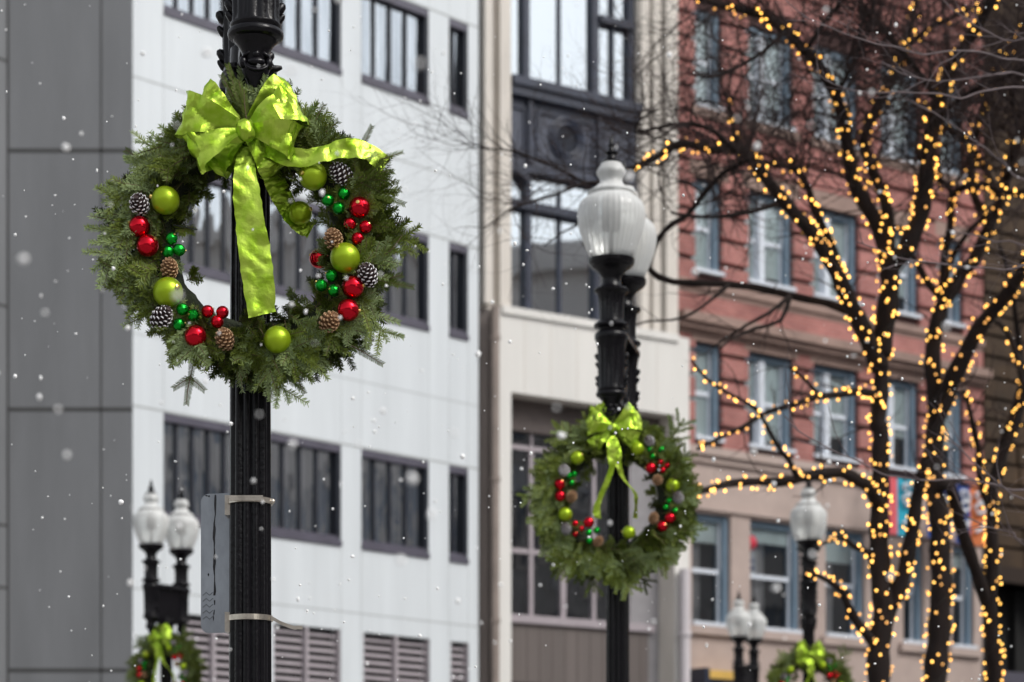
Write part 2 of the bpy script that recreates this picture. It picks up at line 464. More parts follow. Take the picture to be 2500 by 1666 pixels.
# ================================================================ WHITE OFFICE BUILDING
fw = Facade(324, 35.31, 6480)
wb = fw.root('office_building', 'white panelled office building with ribbon windows and a shade-toned return wall at left', 'building')
XE = fw.x(1168)
winZ = [(14.25, 15.84), (10.51, 12.10), (6.75, 8.37)]
cols = [(fw.x(399), fw.x(606), 5), (fw.x(656), fw.x(833), 4), (fw.x(882), fw.x(1047), 4), (fw.x(1096), fw.x(1143), 2)]
ventZ = (0.9, 5.43)
vents = [(fw.x(440), fw.x(606)), (fw.x(668), fw.x(832)), (fw.x(887), fw.x(1050)), (fw.x(1100), fw.x(1145.5))]
holes = [(a, b, z0, z1) for (a, b, n) in cols for (z0, z1) in winZ] + [(a, b, *ventZ) for a, b in vents]
mb = MB()
holed_wall(mb, 0, XE, 0, 22, holes, 0.22, 0)
shell(mb, 0, XE, 0, 14, 22, 0)
mb.build('wall', M_['panel'], wb)
# joints between the panels
jb = MB()
def hjoint(z, x0=0.0, x1=XE, w=0.022):
    cuts = sorted([(h[0], h[1]) for h in holes if h[2] - 0.01 < z < h[3] - 0.03])
    x = x0
    for a, b in cuts:
        if a > x: jb.box(x, a, -0.003, 0.001, z - w / 2, z + w / 2)
        x = max(x, b)
    if x < x1: jb.box(x, x1, -0.003, 0.001, z - w / 2, z + w / 2)
for (z0, z1) in winZ: hjoint(z1 + 0.02, w=0.03)
hjoint(13.2); hjoint(9.45, w=0.012); hjoint(5.72, w=0.018)
for xx in [cols[0][0]] + [c for q in cols[1:] for c in q[:2]] + [cols[0][1]]:
    for za, zb in ((0, winZ[2][0]), (winZ[2][1] + .05, winZ[1][0]), (winZ[1][1] + .05, winZ[0][0]), (winZ[0][1] + .05, 22)):
        jb.box(xx - 0.004, xx + 0.004, -0.002, 0.001, za, zb)
jb.build('panel_joints', M_['joint'], wb)
# windows
k = 0
for ci, (a, b, n) in enumerate(cols):
    for ri, (z0, z1) in enumerate(winZ):
        fm = MB(); e = 0.004
        fm.box(a + e, b - e, 0.005, 0.20, z1 - 0.12, z1 - e, 1)            # head
        fm.box(a + e, b - e, -0.03, 0.20, z0 + e, z0 + 0.09, 1)           # sill rail
        fm.box(a + e, b - e, 0.03, 0.20, z0 + 0.09, z0 + 0.17, 1)
        fm.box(a + e, a + 0.04, 0.03, 0.20, z0 + 0.17, z1 - 0.12, 0)
        fm.box(b - 0.07, b - e, 0.01, 0.20, z0 + 0.17, z1 - 0.12, 0)
        w = (b - 0.10 - a) / n
        xs = [a + w * i for i in range(1, n)]
        for i, x in enumerate(xs):
            fm.box(x - 0.028, x + 0.028, 0.075, 0.16, z0 + 0.17, z1 - 0.12, 0)
        win = fm.build('window', [M_['frame_black'], M_['frame_grey']], wb)
        rm = MB()
        rm.add([(a, 0.22, z0), (b, 0.22, z0), (b, 0.22, z1), (a, 0.22, z1), (a, 1.9, z0), (b, 1.9, z0), (b, 1.9, z1), (a, 1.9, z1)],
               [(4, 5, 6, 7), (0, 4, 7, 3), (1, 2, 6, 5), (3, 7, 6, 2), (0, 1, 5, 4)])
        rm.build('room_interior', M_['room'], win)
        edges = [a] + xs + [b - 0.08]
        for i in range(n):
            pm = MB()
            pm.add([(edges[i] + 0.03, 0.11, z0 + 0.17), (edges[i + 1] - 0.03, 0.11, z0 + 0.17), (edges[i + 1] - 0.03, 0.11, z1 - 0.12), (edges[i] + 0.03, 0.11, z1 - 0.12)], [(0, 1, 2, 3)])
            pm.build('pane', M_['glass_blue'], win)
            if rng.random() < 0.9:
                x0 = edges[i] + 0.05 + rng.random() * 0.08; x1 = x0 + (edges[i + 1] - edges[i]) * (0.45 + 0.5 * rng.random())
                curtain_mb(x0, min(x1, edges[i + 1] - 0.05), 0.27, z0 + 0.02, z1, rng.randint(2, 4), 0.025, rng.random() * 6).build('curtain', M_['curtain'], win, smooth=True)
        if ci == 0 and ri == 1:
            cl = MB()
            cl.box(a + 0.55, a + 1.15, 0.6, 1.8, z1 - 0.42, z1 - 0.36); cl.box(a + 0.2, a + 0.62, 0.8, 1.6, z1 - 0.12, z1 - 0.06)
            cl.build('ceiling_light', M_['office_light'], win)
# louvred vents
for a, b in vents:
    z0, z1 = ventZ
    vm = MB()
    n = int((z1 - z0) / 0.122)
    e = 0.004
    xm = (a + b) / 2 if b - a > 0.7 else None
    spans = [(a + 0.03, xm - 0.035), (xm + 0.035, b - 0.03)] if xm else [(a + 0.03, b - 0.03)]
    for (p, q) in spans:
        for i in range(n):
            z = z1 - 0.075 - i * 0.122
            Mx = Matrix.Translation((0, 0.10, z - 0.03)) @ Matrix.Rotation(R(40), 4, 'X')
            vm.box(p, q, -0.046, 0.046, -0.007, 0.007, 0, Mx)
    if xm: vm.box(xm - 0.03, xm + 0.03, 0.01, 0.12, z0, z1, 0)
    vm.box(a + e, a + 0.03, 0.01, 0.12, z0, z1, 0); vm.box(b - 0.03, b - e, 0.01, 0.12, z0, z1, 0)
    vm.box(a + 0.004, b - 0.004, 0.22, 0.23, z0, z1, 1)
    vm.build('louvre_vent', [M_['vent'], M_['black']], wb)
# return wall on the left, its shade put into the colour, square to the camera
lw = MB()
ca, sa = math.cos(-fw.a), math.sin(-fw.a)
def W2L(X, Y):                      # world point -> local point of the office building
    dx, dy = X - fw.X0, Y - fw.Y0
    return (dx * ca - dy * sa, dx * sa + dy * ca)
Xl = (17 - CX) / F * 35.31
c0, c1 = (fw.X0, 35.31), (Xl, 35.31)
c2 = (Xl - 2.2, 35.31 - 3.6)
def vwall(mb, p, q, z0, z1, mat_=0):
    p2, q2 = W2L(*p), W2L(*q)
    mb.add([(*p2, z0), (*q2, z0), (*q2, z1), (*p2, z1)], [(0, 1, 2, 3)], mat_)
vwall(lw, c1, (c0[0], c0[1]), 0, 22); vwall(lw, c2, c1, 0, 22)
lw.build('return_wall', M_['panel_shaded'], wb)
lj = MB()
def wj(p, q, z0, z1, off=0.004):
    """joint strip standing off the wall towards the camera"""
    d = Vector((q[0] - p[0], q[1] - p[1])); nrm = Vector((d.y, -d.x)).normalized() * off
    vwall(lj, (p[0] + nrm.x, p[1] + nrm.y), (q[0] + nrm.x, q[1] + nrm.y), z0, z1)
zz = [EYE + (HOR - v) * 35.31 / F for v in (368, 1000, 1637)] + [16.0]
for z in zz:
    wj(c1, c0, z - 0.03, z + 0.03)
for z in (zz[0] + 1.3, zz[1] + 1.5, zz[1] - 1.7, zz[2] + 1.2, zz[0] + 3.4): wj(c2, c1, z - 0.02, z + 0.02)
xv_ = (247 - CX) / F * 35.31
wj((xv_ - 0.013, 35.31), (xv_ + 0.013, 35.31), 0, 22)
wj((Xl, 35.30), (Xl + 0.03, 35.30), 0, 22)
lj.build('return_wall_joints', M_['joint_dark'], wb)

# ================================================================ CREAM BUILDING WITH BAY WINDOW
fb = Facade(1171, 41.2, 9500)
bb = fb.root('bay_window_building', 'cream building with dark metal bay window between the white offices and the brick block', 'building')
X = fb.x
xe_up, xe_lo = X(1640), X(1664)
Zs1, Zp, Zw, Zo, Zsl = 15.2, 13.78, 11.19, 9.77, 6.03
bx0, bx1 = X(1241), X(1558)
ox0, ox1 = X(1230), X(1628)
mb = MB()
holed_wall(mb, 0.0, xe_up, Zw, 24, [(bx0, bx1, Zw + 0.002, 23)], 0.35, 0)
mb.add([(0, 0, 24), (xe_up, 0, 24), (xe_up, 9, 24), (0, 9, 24)], [(0, 1, 2, 3)])
mb.add([(xe_up, 0, 9), (xe_up, 9, 9), (xe_up, 9, 24), (xe_up, 0, 24)], [(0, 1, 2, 3)])
# pilaster mouldings
for ua, ub, pr in ((1171, 1190, .16), (1208, 1222, .16), (1225, 1238, .12), (1562, 1580, .05), (1588, 1606, .09), (1612, 1640, .18)):
    mb.box(X(ua), X(ub), -pr, -0.002, Zw + 0.05, 24)
mb.build('wall', M_['beige'], bb)
mb = MB()
holed_wall(mb, X(1198), xe_lo, 0, Zw, [(ox0, ox1, 3.2, Zo)], 0.8, 0, y=-0.22, rev=1)
mb.add([(xe_lo, -.22, 0), (xe_lo, 3, 0), (xe_lo, 3, Zw), (xe_lo, -.22, Zw)], [(0, 1, 2, 3)])
mb.add([(X(1198), -.22, Zw), (xe_lo, -.22, Zw), (xe_lo, .5, Zw), (X(1198), .5, Zw)], [(0, 1, 2, 3)])
mb.box(X(1206), X(1636), -0.27, -0.222, Zw - 0.10, Zw + 0.03)
for u in (1262, 1325, 1390, 1455, 1520, 1585): mb.box(X(u), X(u) + 0.012, -0.224, -0.2205, Zo + 0.02, Zw - 0.12, 1)
mb.build('lower_wall', [M_['beige_light'], M_['beige']], bb)
wl = MB(); wl.box(-.02, X(1198) - .004, .0, .3, 0, Zw - .003); wl.build('party_wall', M_['brown_panel'], bb)
# bay: dark frame with glazing
fm = MB()
yb = 0.10
def vbar(ua, ub, z0, z1, y0=0.10, y1=0.28, m=0): fm.box(X(ua), X(ub), y0, y1, z0, z1, m)
vbar(1243, 1249, Zw + .03, 22.9); vbar(1545, 1556, Zw + .03, 22.9)
vbar(1288, 1302, Zs1 + .03, 22.9); vbar(1456, 1471, Zs1 + .03, 22.9); vbar(1377.5, 1382, Zs1, 22.9, .15); vbar(1506, 1511, Zs1, 22.9, .13)
vbar(1293, 1306, Zw + .03, Zp - .05); vbar(1377, 1383, Zw + .03, Zp - .3, .15); vbar(1462, 1472, Zw + .03, Zp - .05)
fm.box(bx0 + .004, bx1 - .004, -0.16, .28, Zs1 - .10, Zs1 + .05, 0); fm.box(bx0 + .004, bx1 - .004, -0.10, .28, Zs1 - .26, Zs1 - .105, 0)
fm.box(X(1471), bx1 - .05, .03, .28, 16.62, 16.74, 0)
zt = fb.z(1307, 500)
fm.box(bx0 + .05, bx1 - .05, .02, .28, zt - 0.09, zt + 0.05, 0)
fm.box(bx0 + .004, bx1 - .004, 0.02, .28, Zp - .10, Zp + .03, 0)
fm.box(bx0 + .004, bx1 - .004, -.02, .28, Zw + .03, Zw + .09, 2)
# arched head of the narrow left light: wedge filling the top right corner
ax0, ax1, az0, az1 = X(1249), X(1293), zt + 0.05, Zp - 0.10
vs, n = [], 14
for i in range(n + 1):
    t = i / n * math.pi / 2
    xx = ax0 + (ax1 - ax0) * math.sin(t); zz_ = az0 + 0.25 + (az1 - az0 - 0.28) * math.cos(t)
    vs += [(xx, 0.03, zz_), (xx, 0.03, az1), (xx, .24, zz_), (xx, .24, az1)]
fs = []
for i in range(n):
    a_, b_ = 4 * i, 4 * i + 4
    fs += [(a_, b_, b_ + 1, a_ + 1), (a_ + 2, b_ + 2, b_, a_)]
fm.add(vs, fs, 0)
bay = fm.build('bay_window', [M_['bay_frame'], M_['bay_panel'], M_['pinkwhite']], bb)
# metal spandrel with raised panels and a roundel
pn = MB()
pn.box(bx0 + .006, bx1 - .006, 0.06, .3, Zp + .031, Zs1 - .265, 0)
for ua, ub in ((1246, 1286), (1312, 1452), (1476, 1545)):
    a, b = X(ua), X(ub); za, zb = Zp + .18, Zs1 - .42
    for q in ((a, b, za, za + .04), (a, b, zb - .04, zb), (a, a + .04, za + .041, zb - .041), (b - .04, b, za + .041, zb - .041)):
        pn.box(q[0], q[1], .02, .058, q[2], q[3], 1)
pn.box(X(1290), X(1300), -.02, .058, Zp + .04, Zs1 - .27, 1); pn.box(X(1460), X(1470), -.02, .058, Zp + .04, Zs1 - .27, 1)
cxr, czr = X(1388), (Zp + Zs1) / 2 - 0.1
for r_, pr in ((.36, .0), (.27, .03)):
    Mx = Matrix.Translation((cxr, .06, czr)) @ Matrix.Rotation(R(90), 4, 'X')
    ring = [(r_ - .035, 0), (r_ - .03, .04), (r_, .055), (r_ + .03, .04), (r_ + .035, 0)]
    pn.lathe(ring, (0, 0, 0), 28, 1, M=Mx)
pn.build('spandrel_panel', [M_['bay_panel'], M_['bay_frame']], bay)
def pane(u0, u1, z0, z1, m='glass_mirror', y=.2, par=None, F_=None):
    p = MB(); xa, xb = (F_ or fb).x(u0), (F_ or fb).x(u1)
    p.add([(xa, y, z0), (xb, y, z0), (xb, y, z1), (xa, y, z1)], [(0, 1, 2, 3)])
    return p.build('pane', M_[m], par)
for ua, ub in ((1249, 1288), (1302, 1378), (1382, 1456), (1471, 1506), (1511, 1545)): pane(ua, ub, Zs1 + .05, 22.9, par=bay)
for ua, ub in ((1249, 1293), (1306, 1377), (1383, 1462), (1472, 1545)):
    pane(ua, ub, Zw + .09, zt - .09, par=bay); pane(ua, ub, zt + .05, Zp - .10, par=bay)
rm = MB(); rm.box(bx0 + .02, bx1 - .02, .36, 2.5, Zw + .1, 22.8)
rm.build('room_interior', M_['room'], bay)
curtain_mb(X(1258), X(1286), .30, zt - 1.35, zt - .1, 3, .02, 1).build('curtain', M_['blind'], bay, smooth=True)
# lower glazed front inside the opening
fm = MB()
yl = 0.25
xr = X(1557)
zr1, zr2 = fb.z(1260, 1083), fb.z(1260, 1338)
fm.box(ox0 + .01, X(1612), yl - .12, yl + .2, Zsl - .14, Zsl, 0)
for ua, ub in ((1232, 1237), (1314, 1323), (1391, 1403), (1468, 1476), (1549, 1557)): fm.box(X(ua), X(ub), yl, yl + .1, Zsl, zr1 + 1.2 if ua < 1240 else zr1 + .03, 0)
for z in (zr1, zr2): fm.box(X(1237), xr, yl + .012, yl + .088, z - .04, z + .04, 0)
fm.box(X(1318), X(1322), yl + .01, yl + .09, zr1, Zo - .5, 0)
lwn = fm.build('shop_window', [M_['shop_frame']], bb)
pane(1237, 1549, Zsl, Zo - .55, 'glass_clear', yl + .05, lwn, fb)
wl = MB()
wl.box(ox0 + .01, ox1 - .01, yl - .05, yl + .25, Zo - .55, Zo - .004)
wl.build('soffit_panel', M_['brown_dark'], bb)
wl = MB(); wl.box(xr + .01, ox1 - .005, yl - .02, yl + .3, 3.2, Zo - .56)
wl.build('side_panel', M_['grey_panel'], bb)
wl = MB(); wl.box(ox0 + .01, X(1600), yl - .05, yl + .3, 4.86, Zsl - .145)
for u in range(1240, 1596, 31): wl.box(X(u), X(u) + .015, yl - .058, yl - .0505, 4.87, Zsl - .16, 1)
wl.build('stall_riser', [M_['brown_panel'], M_['brown_dark']], bb)
wl = MB(); wl.box(ox0 + .01, X(1600), yl + .0, yl + .3, 3.2, 4.855)
wl.build('plinth', M_['black'], bb)
rm = MB(); rm.box(ox0 + .02, xr, yl + .5, yl + 3, Zsl - .1, Zo - .1)
for i in range(16):
    xx = X(1245 + i * 19) ; z0 = Zsl + rng.random() * 2.2
    rm.box(xx, xx + .2 + rng.random() * .4, yl + .3, yl + .45, z0, z0 + .1 + rng.random() * .5, 1 + (i % 3))
rm.build('shop_interior', [M_['room_dark'], M_['brown_dark'], M_['brown_panel'], M_['bay_panel']], lwn)
# downpipes
def pipe(u, F_, z0, z1, r, name, label, m, off=-.3):
    p = MB(); o = F_.root('downpipe', label, 'downpipe')
    c = F_.x(u)
    p.tube([(c, off, z0), (c, off, z1)], r, 12)
    for z in np.arange(z0 + 1, z1, 2.4): p.tube([(c, off, z), (c, off, z + .07)], r * 1.25, 12)
    p.build('pipe', m, o, smooth=True, auto=40)
pipe(1184, fb, 0, Zw - .02, .075, '', 'brown rainwater pipe in the gap right of the white office building', M_['pipe'])
pipe(1641, fb, 0, 7.0, .10, '', 'pale grey rainwater pipe left of the brick building ground floor', M_['pinkwhite'], -.36)

# ================================================================ BRICK BUILDING
fk = Facade(1640, 44.0, 8550)
kb = fk.root('brick_building', 'pink brick building with banded courses, blue sash windows and limestone ground floor', 'building')
X = fk.x
KE = X(2392)
rows = [(15.6, 17.44), (12.57, 14.31), (9.5, 11.3)]
kc = [(1690, 1757), (1820, 1931), (1979, 2090), (2142, 2238), (2288, 2346)]
grows = (6.09, 8.17)
gc = [(1684, 1779), (1826, 1950), (2010, 2107), (2200, 2250), (2319, 2373)]
holes = [(X(a), X(b), z0, z1) for a, b in kc for z0, z1 in rows]
gh = [(X(a), X(b), *grows) for a, b in gc]
Zl = 9.36
mb = MB(); holed_wall(mb, 0, KE, Zl, 24, holes, .3, 0); shell(mb, 0, KE, 0, 12, 24, 0)
mb.build('backing_wall', M_['groove'], kb)
# brick courses stand proud of the groove, cut round the windows
cb = MB()
def courses(z0, z1, pitch, gap, holes, pr=.085, x0=0.0, x1=KE, mb_=None, mi=0):
    z = z0
    while z < z1 - .02:
        zb = min(z + pitch - gap, z1)
        cuts = sorted((h[0] - .0, h[1] + .0) for h in holes if h[2] < zb and h[3] > z)
        x = x0
        for a, b in cuts:
            if a - x > .03: mb_.box(x, a, -pr, -.001, z, zb, mi)
            x = max(x, b)
        if x1 - x > .03: mb_.box(x, x1, -pr, -.001, z, zb, mi)
        z += pitch
courses(Zl + .02, 11.40, .447, .088, holes, mb_=cb)
courses(11.76, 12.16, .42, .02, holes, mb_=cb)
courses(12.40, 24, .447, .088, holes, mb_=cb)
cb.build('brick_courses', M_['brick'], kb)
tr = MB()
tr.box(0, KE, -.34, -.0, 11.60, 11.76); tr.box(0, KE, -.24, -.0, 11.49, 11.597); tr.box(0, KE, -.12, 0, 11.41, 11.487)
tr.box(0, KE, -.14, -.0, 12.26, 12.40); tr.box(0, KE, -.09, 0, 12.17, 12.257)
for a, b in kc:
    tr.box(X(a) - .12, X(b) + .12, -.13, -.087, 15.42, 15.595); tr.box(X(a) - .1, X(b) + .1, -.09, -.087, 11.3, 11.405)
    tr.box(X(a) - .15, X(b) + .15, -.08, -.087, 14.32, 14.62)
tr.build('cornice', M_['brownstone'], kb)
lm = MB()
holed_wall(lm, 0, KE, 0, Zl, gh, .4, 0, y=-.06)
lm.box(0, KE, -.20, -.061, Zl - .14, Zl + .01); lm.box(0, KE, -.13, -.061, Zl - .27, Zl - .142)
lm.box(0, KE, -.12, -.061, 8.22, 8.30)
for a, b in gc: lm.box(X(a) - .15, X(b) + .15, -.16, -.061, 5.93, 6.085)
lm.build('ground_floor_wall', M_['lime'], kb)
def sash(x0, x1, z0, z1, par, double=False, y=.06, blind=.6, poster=False):
    fm = MB(); e = .003
    fm.box(x0 + e, x0 + .07, y, y + .22, z0 + .07, z1 - e, 1); fm.box(x1 - .12, x1 - e, y - .03, y + .22, z0 + .07, z1 - e, 0)
    fm.box(x0 + .071, x1 - .121, y, y + .22, z1 - .12, z1 - e, 0)
    fm.box(x0 - .02, x1 + .02, y - .19, y + .22, z0 - .0, z0 + .068, 1)
    ms = [x0 + .07, x1 - .12]
    if double:
        xm = (x0 + x1) / 2 - .12
        fm.box(xm - .07, xm + .07, y - .01, y + .22, z0 + .07, z1 - .121, 1)
        ms = [x0 + .07, xm - .07, xm + .07, x1 - .12]
    w = fm.build('window', [M_['blue_frame'], M_['white_sash']], par)
    zm = (z0 + z1) / 2
    for i in range(0, len(ms), 2):
        a, b = ms[i], ms[i + 1]
        s_ = MB()
        s_.box(a, b, y + .07, y + .13, zm - .04, zm + .04); s_.box(a, a + .04, y + .08, y + .14, z0 + .11, zm - .041)
        s_.box(b - .04, b, y + .08, y + .14, z0 + .11, zm - .041); s_.box(a, b, y + .075, y + .14, z0 + .07, z0 + .109)
        s_.box(a, a + .03, y + .05, y + .12, zm + .041, z1 - .121); s_.box(b - .03, b, y + .05, y + .12, zm + .041, z1 - .121)
        s_.build('sash', M_['white_sash'], w)
        p = MB(); p.add([(a, y + .11, z0 + .08), (b, y + .11, z0 + .08), (b, y + .11, z1 - .12), (a, y + .11, z1 - .12)], [(0, 1, 2, 3)])
        p.build('pane', M_['glass_clear'], w)
        bz = z1 - (z1 - z0) * blind * (.75 + .5 * rng.random())
        cbm = MB(); cbm.box(a + .02, b - .02, y + .135, y + .143, max(bz, z0 + .1), z1 - .1)
        cbm.build('blind', M_['blind'], w)
    rm = MB()
    rm.add([(x0, y + .26, z0), (x1, y + .26, z0), (x1, y + .26, z1), (x0, y + .26, z1), (x0, 1.4, z0), (x1, 1.4, z0), (x1, 1.4, z1), (x0, 1.4, z1)],
           [(4, 5, 6, 7), (0, 4, 7, 3), (1, 2, 6, 5), (3, 7, 6, 2), (0, 1, 5, 4)])
    rm.build('room_interior', M_['room'], w)
    return w
for ri, (z0, z1) in enumerate(rows):
    for ci, (a, b) in enumerate(kc): sash(X(a), X(b), z0, z1, kb, double=(ci in (1, 2, 3)), blind=(.85, .95, .8)[ri])
for ci, (a, b) in enumerate(gc):
    w = sash(X(a), X(b), *grows, kb, double=False, y=.05, blind=.25)
    curtain_mb(X(a) + .2, X(a) + (X(b) - X(a)) * .55, .34, grows[0], grows[1], 5, .03, ci).build('curtain', M_['curtain'], w, smooth=True)
    if ci == 1:
        p = MB(); x0, x1 = X(1832), X(1862)
        za, zb = fk.z(1840, 1400), fk.z(1840, 1290)
        p.box(x0, x1, .20, .204, za, zb, 0); p.sphere(((x0 + x1) / 2, .20, zb - .25), .15, 14, 8, 1)
        p.box(x0 + .03, x1 - .03, .196, .199, za + .1, za + .16, 2); p.box(x0 + .03, x1 - .03, .196, .199, za + .24, za + .29, 2)
        p.build('window_poster', [M_['banner_white'], M_['poster_red'], M_['banner_blue']], w)

# ================================================================ TAN STONE BUILDING AT THE RIGHT EDGE
ft = Facade(2394, 49.4, 8550)
tb = ft.root('tan_stone_building', 'tan rusticated stone building with black shopfront at the right edge', 'building')
mb = MB(); XT = 14.0; zsf = 7.6
holed_wall(mb, 0, XT, zsf, 24, [(3.0, 4.4, 10, 12.4), (3.0, 4.4, 14, 16.4), (3.0, 4.4, 18, 20.4)], .4, 0); shell(mb, 0, XT, 0, 12, 24, 0)
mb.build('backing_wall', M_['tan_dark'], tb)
cb = MB(); z = zsf + .25
r2 = random.Random(5)
while z < 23.9:
    x = 0.02
    while x < XT:
        w = .7 + r2.random() * .9
        if not (3.0 - w < x < 4.4 and (10 - .4 < z < 12.4 or 14 - .4 < z < 16.4 or 18 - .4 < z < 20.4)):
            cb.box(x, x + w - .03, -.06 - r2.random() * .06, -.001, z, z + .36)
        x += w
    z += .43
cb.build('stone_blocks', M_['tan_stone_vignetted'], tb)
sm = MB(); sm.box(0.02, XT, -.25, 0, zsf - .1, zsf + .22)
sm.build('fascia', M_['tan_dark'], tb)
sm = MB(); sm.box(0, XT, .6, .9, 0, zsf - .1); sm.box(0, .3, .0, .6, 0, zsf - .11)
for x in (1.6, 3.2, 4.8, 6.4): sm.box(x, x + .12, .4, .6, 0, zsf - .12)
sm.box(0.31, XT, .35, .58, 5.3, 5.75, 1)
sm.build('shopfront', [M_['black'], M_['frame_grey']], tb)
for z0 in (10, 14, 18):
    w = MB(); w.box(3.0, 4.4, .2, .26, z0 + 1.15, z0 + 1.25); w.box(3.003, 3.1, .2, .26, z0, z0 + 2.4); w.box(4.3, 4.397, .2, .26, z0, z0 + 2.4)
    wo = w.build('window', M_['frame_black'], tb)
    p = MB(); p.add([(3.1, .24, z0), (4.3, .24, z0), (4.3, .24, z0 + 2.4), (3.1, .24, z0 + 2.4)], [(0, 1, 2, 3)]); p.build('pane', M_['glass_mirror'], wo)

# ================================================================ BUILDING ACROSS THE STREET (seen in the glass)
ob = thing('opposite_building', 'tan stone building across the street, mirrored in the bay window', 'building', (36, 62, 0), R(-90))
mb = MB(); hs_ = []
for i in range(22):
    for j in range(4): hs_.append((2 + i * 4.0, 4.0 + i * 4.0, 3.5 + j * 4.1, 5.9 + j * 4.1))
holed_wall(mb, 0, 92, 0, 22, hs_, .3, 0); shell(mb, 0, 92, 0, 15, 22, 0)
mb.box(-.3, 92.3, -.5, 0, 21.2, 22.1)
mb.build('wall', M_['opp_stone'], ob)
mb = MB()
for h in hs_: mb.box(h[0], h[1], .28, .5, h[2], h[3])
mb.build('window_glazing', M_['opp_glass'], ob)
ob2 = thing('unseen_blocker', 'unseen stone block added behind the viewpoint to cut low sky light', 'building', (30, -45, 0), R(180))  # never in view, added to darken light from the camera side
mb = MB(); hs_ = [(2 + i * 4.0, 4.0 + i * 4.0, 3.5 + j * 4.1, 5.9 + j * 4.1) for i in range(15) for j in range(3)]
holed_wall(mb, 0, 64, 0, 16, hs_, .3, 0); shell(mb, 0, 64, 0, 15, 16, 0)
mb.build('wall', M_['opp_stone'], ob2)
mb = MB()
for h in hs_: mb.box(h[0], h[1], .28, .5, h[2], h[3])
mb.build('window_glazing', M_['opp_glass'], ob2)

# ================================================================ BANNERS AND SIGN ON THE BRICK BUILDING
def banner(ua, um, ub, vt, vb, m1, m2, label, seed):
    o = fk.root('street_banner', label, 'banner'); o["group"] = 'coloured banners over the pavement'
    y = -1.0
    # on a plane one metre before the facade: solve x there by stepping
    def xo(u):
        k_ = (u - CX) / F; c_, s_ = math.cos(fk.a), math.sin(fk.a)
        px, py = fk.X0 - s_ * y, fk.Y0 + c_ * y
        return (k_ * py - px) / (c_ - k_ * s_)
    Yd = fk.Y0 + xo(um) * math.sin(fk.a) + math.cos(fk.a) * y
    z1, z0 = EYE + (HOR - vt) * Yd / F, EYE + (HOR - vb) * Yd / F
    q = MB(); q.tube([(xo(ua) - .05, y, z1 + .03), (xo(ub) + .05, y, z1 + .03)], .025, 8); q.tube([(xo(um), y, z1 + .03), (xo(um), -.1, z1 + .03)], .025, 8)
    q.build('pole', M_['frame_black'], o)
    for (a, b, m, nm) in ((xo(ua), xo(um), m1, 'banner_cloth'), (xo(um), xo(ub), m2, 'banner_cloth')):
        c = MB(); n = 10; vs = []
        for i in range(n + 1):
            for j in range(n + 1):
                s_, t_ = i / n, j / n
                yy = y + .03 * math.sin(s_ * 5 + seed) * (1 - t_)
                vs.append((a + (b - a) * s_, yy, z0 + (z1 - z0) * t_)); 
        fs = [(i * (n + 1) + j, (i + 1) * (n + 1) + j, (i + 1) * (n + 1) + j + 1, i * (n + 1) + j + 1) for i in range(n) for j in range(n)]
        c.add(vs, fs, 0)
        co = c.build(nm, M_[m], o, smooth=True)
        if b - a > .25:
            rr = random.Random(seed + 3)
            mk = MB()
            for t in (.8, .62, .3):
                zc = z0 + (z1 - z0) * t; ww = (b - a) * .32
                pts = [((a + b) / 2 + ww * math.sin(k_ * 1.3 + t * 9), y - .06, zc + .10 * math.cos(k_ * 1.1 + t * 5)) for k_ in np.linspace(0, 5, 12)]
                mk.tube(pts, .03, 5)
            mk.build('printed_mark', M_['banner_white'], co)
banner(2172, 2190, 2240, 1166, 1306, 'banner_red', 'banner_cyan', 'coral and turquoise banner between the first two lit trunks', 1)
banner(2262, 2300, 2322, 1200, 1318, 'banner_blue', 'banner_blue', 'blue banner half hidden behind the second lit trunk', 4)
banner(2335, 2368, 2412, 1186, 1330, 'banner_blue', 'banner_orange', 'navy and orange banner left of the rightmost lit trunk', 7)
sg = fk.root('sign_board', 'mustard yellow sign board at the foot of the brick building beside the pale pipe', 'sign')
q = MB(); za, zb = fk.z(1730, 1662), fk.z(1730, 1642)
q.box(X(1688), X(1790), -.45, -.1, za, zb); q.build('board', M_['yellow'], sg)
q = MB(); q.box(X(1676), X(1687), -.5, -.08, za - .1, zb + .03); q.box(X(1688), X(1800), -.4, -.1, za - .8, za - .003); q.build('frame', M_['bay_frame'], sg)

# ================================================================ STREET LAMPS
def capsule_loft(mb, levels, n=10, mat_=0):
    """levels: (half length along y, radius, z)"""
    vs = []
    for hl, r, z in levels:
        for k in range(n + 1):
            th = math.pi * k / n
            vs.append((r * math.cos(th), hl + r * math.sin(th), z))
        for k in range(n + 1):
            th = math.pi + math.pi * k / n
            vs.append((r * math.cos(th), -hl + r * math.sin(th), z))
    m = 2 * (n + 1)
    fs = []
    for i in range(len(levels) - 1):
        for k in range(m):
            k2 = (k + 1) % m
            fs.append((i * m + k, i * m + k2, (i + 1) * m + k2, (i + 1) * m + k))
    fs.append(tuple(range(m))[::-1]); fs.append(tuple((len(levels) - 1) * m + k for k in range(m)))
    mb.add(vs, fs, mat_)

